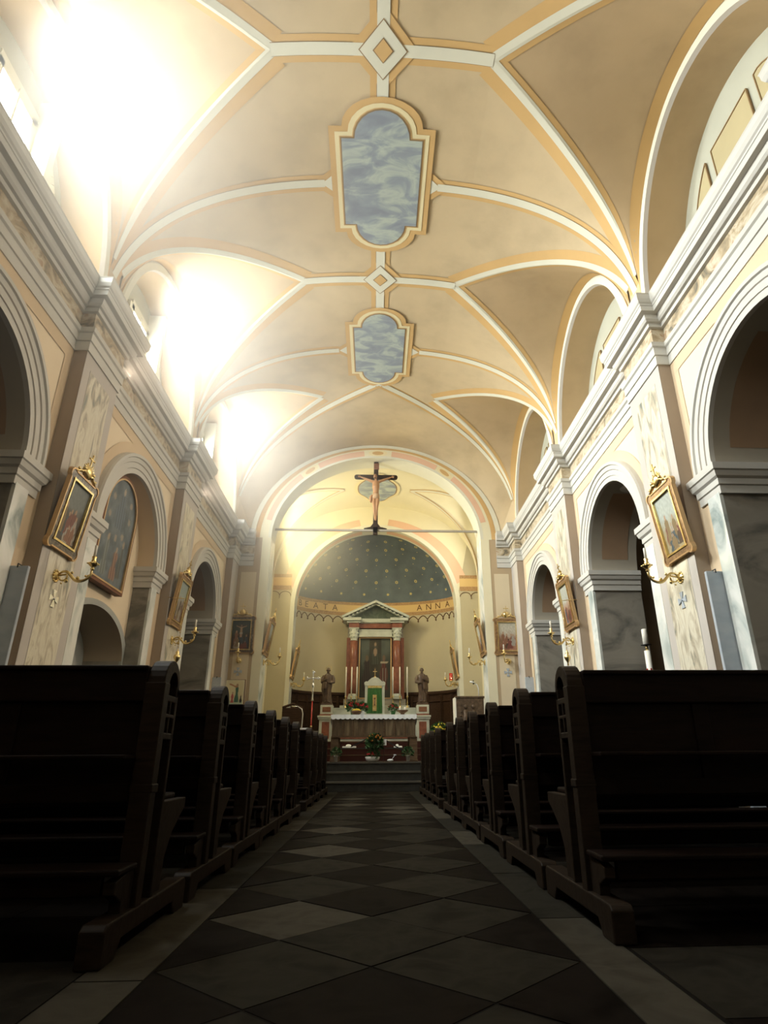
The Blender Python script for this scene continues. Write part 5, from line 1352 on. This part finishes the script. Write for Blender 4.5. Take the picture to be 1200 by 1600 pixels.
# little spot lamps on the frieze
for sgn, side in ((-1, 'left'), (1, 'right')):
    for y, wh in ((6.72, 'nearest'), (10.5, 'second')):
        t = thing('spot_lamp', 'tiny white spot lamp on the frieze beyond the %s %s pilaster' % (wh, side), 'lamp', (sgn * (XW - .05), y, 5.16), group='tiny spot lamps on the frieze')
        mb = MB(); mb.lathe([(.018, -.03), (.03, .0), (.03, .05), (.02, .06)], M['white'], n=10, T=Matrix.Rotation(sgn * -.9, 4, 'Y')); mb.build('lamp_head', t)
        mb = MB(); mb.tube([(0, 0, .03), (sgn * .03, 0, .10)], .006, M['black'], 5); mb.build('bracket', t)
        l = bpy.data.lights.new('spot_lamp_light', 'SPOT'); l.energy = 330 if sgn > 0 else 110; l.color = (1, .80, .62); l.spot_size = radians(105); l.spot_blend = 1; l.shadow_soft_size = .04
        lo = bpy.data.objects.new('spot_lamp_light', l); COL.objects.link(lo); lo.parent = t; p0 = Vector((-sgn * .06, 0, -.06)); lo.location = p0
        lo.rotation_euler = (Vector((-sgn * 6.5, -2.6, -1.7)) - p0).to_track_quat('-Z', 'Y').to_euler()

# ------------------------------------------------------------------ added scattering volume imitating a light leak near the left windows
mb = MB(); mb.box(-3.28, .6, -1.5, 13.9, 1.0, 7.9, None); mb.mats = []; mb.m = [0] * len(mb.f)
hz_ = mb.build('added_glow'); hz_['kind'] = 'stuff'; hz_['label'] = 'added thin scattering volume imitating a bright light leak below the left windows'
hm = bpy.data.materials.new('added_glow'); hm.use_nodes = True; nt = hm.node_tree; nt.nodes.clear()
N_, L_ = nt.nodes, nt.links
tc = N_.new('ShaderNodeTexCoord'); sx = N_.new('ShaderNodeSeparateXYZ'); L_.new(tc.outputs['Object'], sx.inputs[0])
def mrange(sock, a, b, c=0, d=1):
    n = N_.new('ShaderNodeMapRange'); n.interpolation_type = 'SMOOTHSTEP'
    for k_, v_ in (('From Min', a), ('From Max', b), ('To Min', c), ('To Max', d)): n.inputs[k_].default_value = v_
    L_.new(sock, n.inputs['Value']); return n.outputs[0]
m1 = N_.new('ShaderNodeMath'); m1.operation = 'MULTIPLY'; L_.new(mrange(sx.outputs[0], .5, -3.2), m1.inputs[0]); L_.new(mrange(sx.outputs[2], 1.1, 5.8), m1.inputs[1])
m2 = N_.new('ShaderNodeMath'); m2.operation = 'MULTIPLY'; L_.new(m1.outputs[0], m2.inputs[0]); m2.inputs[1].default_value = .075
vo = N_.new('ShaderNodeVolumeScatter'); L_.new(m2.outputs[0], vo.inputs['Density']); vo.inputs['Anisotropy'].default_value = .3; vo.inputs['Color'].default_value = (1, .95, .87, 1)
ou = N_.new('ShaderNodeOutputMaterial'); L_.new(vo.outputs[0], ou.inputs['Volume']); hz_.data.materials.append(hm)

# added scattering volume imitating a warm lens glow, left side of the chancel
mb = MB(); mb.box(-2.48, .3, 14.0, 17.3, 3.4, 7.2, None); mb.mats = []; mb.m = [0] * len(mb.f)
hz_ = mb.build('added_glow'); hz_['kind'] = 'stuff'; hz_['label'] = 'added warm scattering volume imitating lens glow below the left chancel window'
hm = bpy.data.materials.new('added_chancel_glow'); hm.use_nodes = True; nt = hm.node_tree; nt.nodes.clear(); N_, L_ = nt.nodes, nt.links
tc = N_.new('ShaderNodeTexCoord'); sx = N_.new('ShaderNodeSeparateXYZ'); L_.new(tc.outputs['Object'], sx.inputs[0])
m1 = N_.new('ShaderNodeMath'); m1.operation = 'MULTIPLY'; L_.new(mrange(sx.outputs[0], .2, -2.4), m1.inputs[0]); L_.new(mrange(sx.outputs[2], 3.5, 5.6), m1.inputs[1])
m2 = N_.new('ShaderNodeMath'); m2.operation = 'MULTIPLY'; L_.new(m1.outputs[0], m2.inputs[0]); m2.inputs[1].default_value = .16
vo = N_.new('ShaderNodeVolumeScatter'); L_.new(m2.outputs[0], vo.inputs['Density']); vo.inputs['Anisotropy'].default_value = .2; vo.inputs['Color'].default_value = (1, .93, .70, 1)
ou = N_.new('ShaderNodeOutputMaterial'); L_.new(vo.outputs[0], ou.inputs['Volume']); hz_.data.materials.append(hm)
